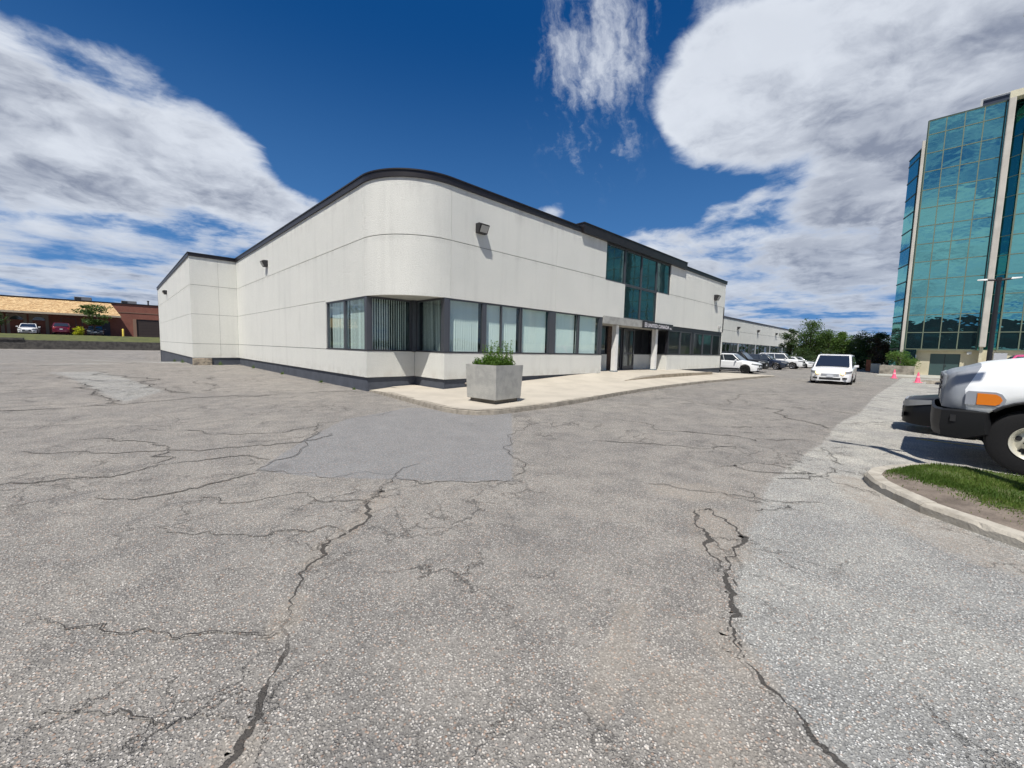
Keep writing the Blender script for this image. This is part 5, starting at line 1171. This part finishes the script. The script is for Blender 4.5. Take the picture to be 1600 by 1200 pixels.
# ------------------------------------------------------------------ cones, bollard, low wall, boxes
def cone(x, y, label):
    t_ = thing('traffic_cone', label, 'traffic cone', (x, y, 0), .3, 'pink traffic cones'); PK = mat('cone_pink', (.95,.13,.24), .5)
    m2 = MB(); m2.box(-.2, .2, -.2, .2, 0, .04); m2.build('base', PK, t_, bevel=.01); m2 = MB(); m2.lathe([(.15,.04),(.14,.06),(.035,.70),(.0,.71)], 18); m2.build('cone', PK, t_, smooth=40)
    m2 = MB(); m2.lathe([(.098,.34),(.078,.46)], 18); m2.build('reflective_band', mat('band_pink', (.95,.45,.5), .4), t_)
cone(45.0, 1.95, 'pink traffic cone nearer the low planted wall'); cone(39.2, .50, 'pink traffic cone nearer the green service door')
t_ = thing('bollard', 'yellow steel bollard at the corner of the mansard roof', 'bollard', (1.08, 85.6, 1.95)); m2 = MB(); m2.lathe([(.12,-.1),(.12,1.08),(.09,1.14),(0,1.17)], 16); m2.build('post', mat('bollard_yellow', (.78,.60,.10), .5), t_, smooth=40)
mb = MB(); mb.box(52.2, 52.5, .95, 3.35, -.1, .92); mb.box(52.5, 56.5, 3.05, 3.35, -.1, .92); lw = mb.build('planter_wall', mat('stained_concrete', (.34,.31,.26), .95, col2=(.16,.145,.12), vscale=1.8, streak=.8), bevel=.02); tag(lw, 'stained low concrete wall holding the round green bush by the tower', 'wall')
mb = MB(); mb.box(60, 60.25, 3.75, 4.55, 0, .95); u_ = mb.build('utility_box', mat('pale_box', (.50,.50,.46), .7), bevel=.02); tag(u_, 'pale grey box between the trees and the low concrete wall', 'utility box')
mb = MB(); mb.box(62, 62.3, 4.75, 5.15, 0, 1.35); u_ = mb.build('brick_pillar', mat('orange_brick', (.36,.13,.07), .9, var=.3), bevel=.02); tag(u_, 'short orange-brown brick pillar under the trees', 'pillar')

# ------------------------------------------------------------------ trees and shrubs
RT = 'trees at the end of the road'
tree(75, 15.3, 0, 5.6, 3.0, LF2, 21, 'small dark tree standing in front of the far end of the long white building', RT, leaves=3000, ls=.22, clumps=22)
tree(79, 13.4, 0, 7.0, 4.8, LF1, 22, 'tallest green tree at the end of the road, right of the small dark tree', RT, leaves=5200, ls=.24, clumps=34)
tree(77, 10.9, 0, 5.5, 3.7, LF1, 23, 'rounded green tree right of the tallest one, above the minivan', RT, leaves=4200, ls=.22, clumps=28)
tree(76, 8.8, 0, 5.3, 3.4, LF3, 24, 'lighter green tree rising above the right side of the minivan roof', RT, leaves=4200, ls=.22, clumps=28)
tree(72, 6.5, 0, 4.75, 3.6, LF2, 25, 'dark spreading tree between the minivan and the tower', RT, leaves=4200, ls=.22, clumps=28, trunk_h=.3)
tree(70, 4.95, 0, 4.1, 2.6, LFR, 26, 'bronze-leaved tree close to the left edge of the tower', RT, leaves=3000, ls=.2, clumps=20)
tree(78, 5.2, 0, 5.0, 3.0, LF2, 27, 'dark tree top peeping out behind the tower edge', RT, leaves=2600, ls=.22, clumps=18)
tree(84, 9.6, 0, 5.0, 6.0, LF2, 28, 'broad shadowy tree behind the gap over the minivan', RT, leaves=3500, ls=.28, clumps=26, trunk_h=.1)
tree(88, 14, 0, 5.4, 7.0, LF2, 29, 'broad dark tree low behind the tallest green tree', RT, leaves=3500, ls=.28, clumps=26, trunk_h=.1)
tree(95, 6.5, 0, 5.2, 8.0, LF2, 30, 'dark tree mass farthest down the road', RT, leaves=3500, ls=.3, clumps=26, trunk_h=.08)
for i, (x, y, h, w, lb) in enumerate([(73,13.0,2.4,4.0,'dark hedge-like shrub behind the far parked sedans'),(71,9.4,2.3,4.2,'dark shrub directly behind the minivan roof'),(68,6.6,2.2,3.0,'dark shrub right of the minivan under the spreading tree'),(66,4.3,2.0,2.0,'olive shrub left of the round bush')]):
    tree(x, y, 0, h, w, LF2 if i < 3 else LFR, 60+i, lb, 'shrubs below the road-end trees', 'shrub', 2600, .2, .05, 22, name='shrub')
tree(53.4, 2.0, .6, 1.55, 2.7, LF3, 40, 'round green bush on the low concrete wall at the foot of the tower', None, 'bush', 3600, .12, .04, 26, name='bush')
tree(-1.9, 85.6, 1.95, 4.9, 4.2, LF1, 41, 'thin layered tree in front of the cedar mansard roof', 'trees on the lawn at left', leaves=2300, ls=.26, clumps=22, squash=.35, trunk_h=.3)
tree(-12.2, 85, 1.95, 4.2, 4.4, LF2, 42, 'dark tree cut by the left frame edge', 'trees on the lawn at left', leaves=3200, ls=.26, clumps=22, trunk_h=.15)
tree(-3.5, 84.9, 1.95, 1.12, 1.5, LFY, 43, 'low bright yellow shrub between the maroon crossover and the black sedan', None, 'shrub', 1500, .12, .03, 14, name='shrub')
tree(-16, 62, 0, 8, 9, LF1, 44, 'leafy tree outside the left edge whose shade falls on the lot', None, leaves=2500, ls=.35, clumps=26)
# backdrop trees hiding the horizon
wb_ = MB(); rg = random.Random(77)
for i in range(15000):
    a = rg.uniform(0, 2*pi); R_ = rg.uniform(300, 330); x_, y_ = R_*sin(a), R_*cos(a); leaf(wb_, (x_, y_, abs(rg.uniform(0, 1)*(7+1.8*sin(a*23)+1.4*sin(a*57)))), rg.uniform(2.5,5), rg, .4)
tag(wb_.build('treeline', LF2, normals=False), 'distant dark belt of woods along the horizon', 'woods', kind='stuff')
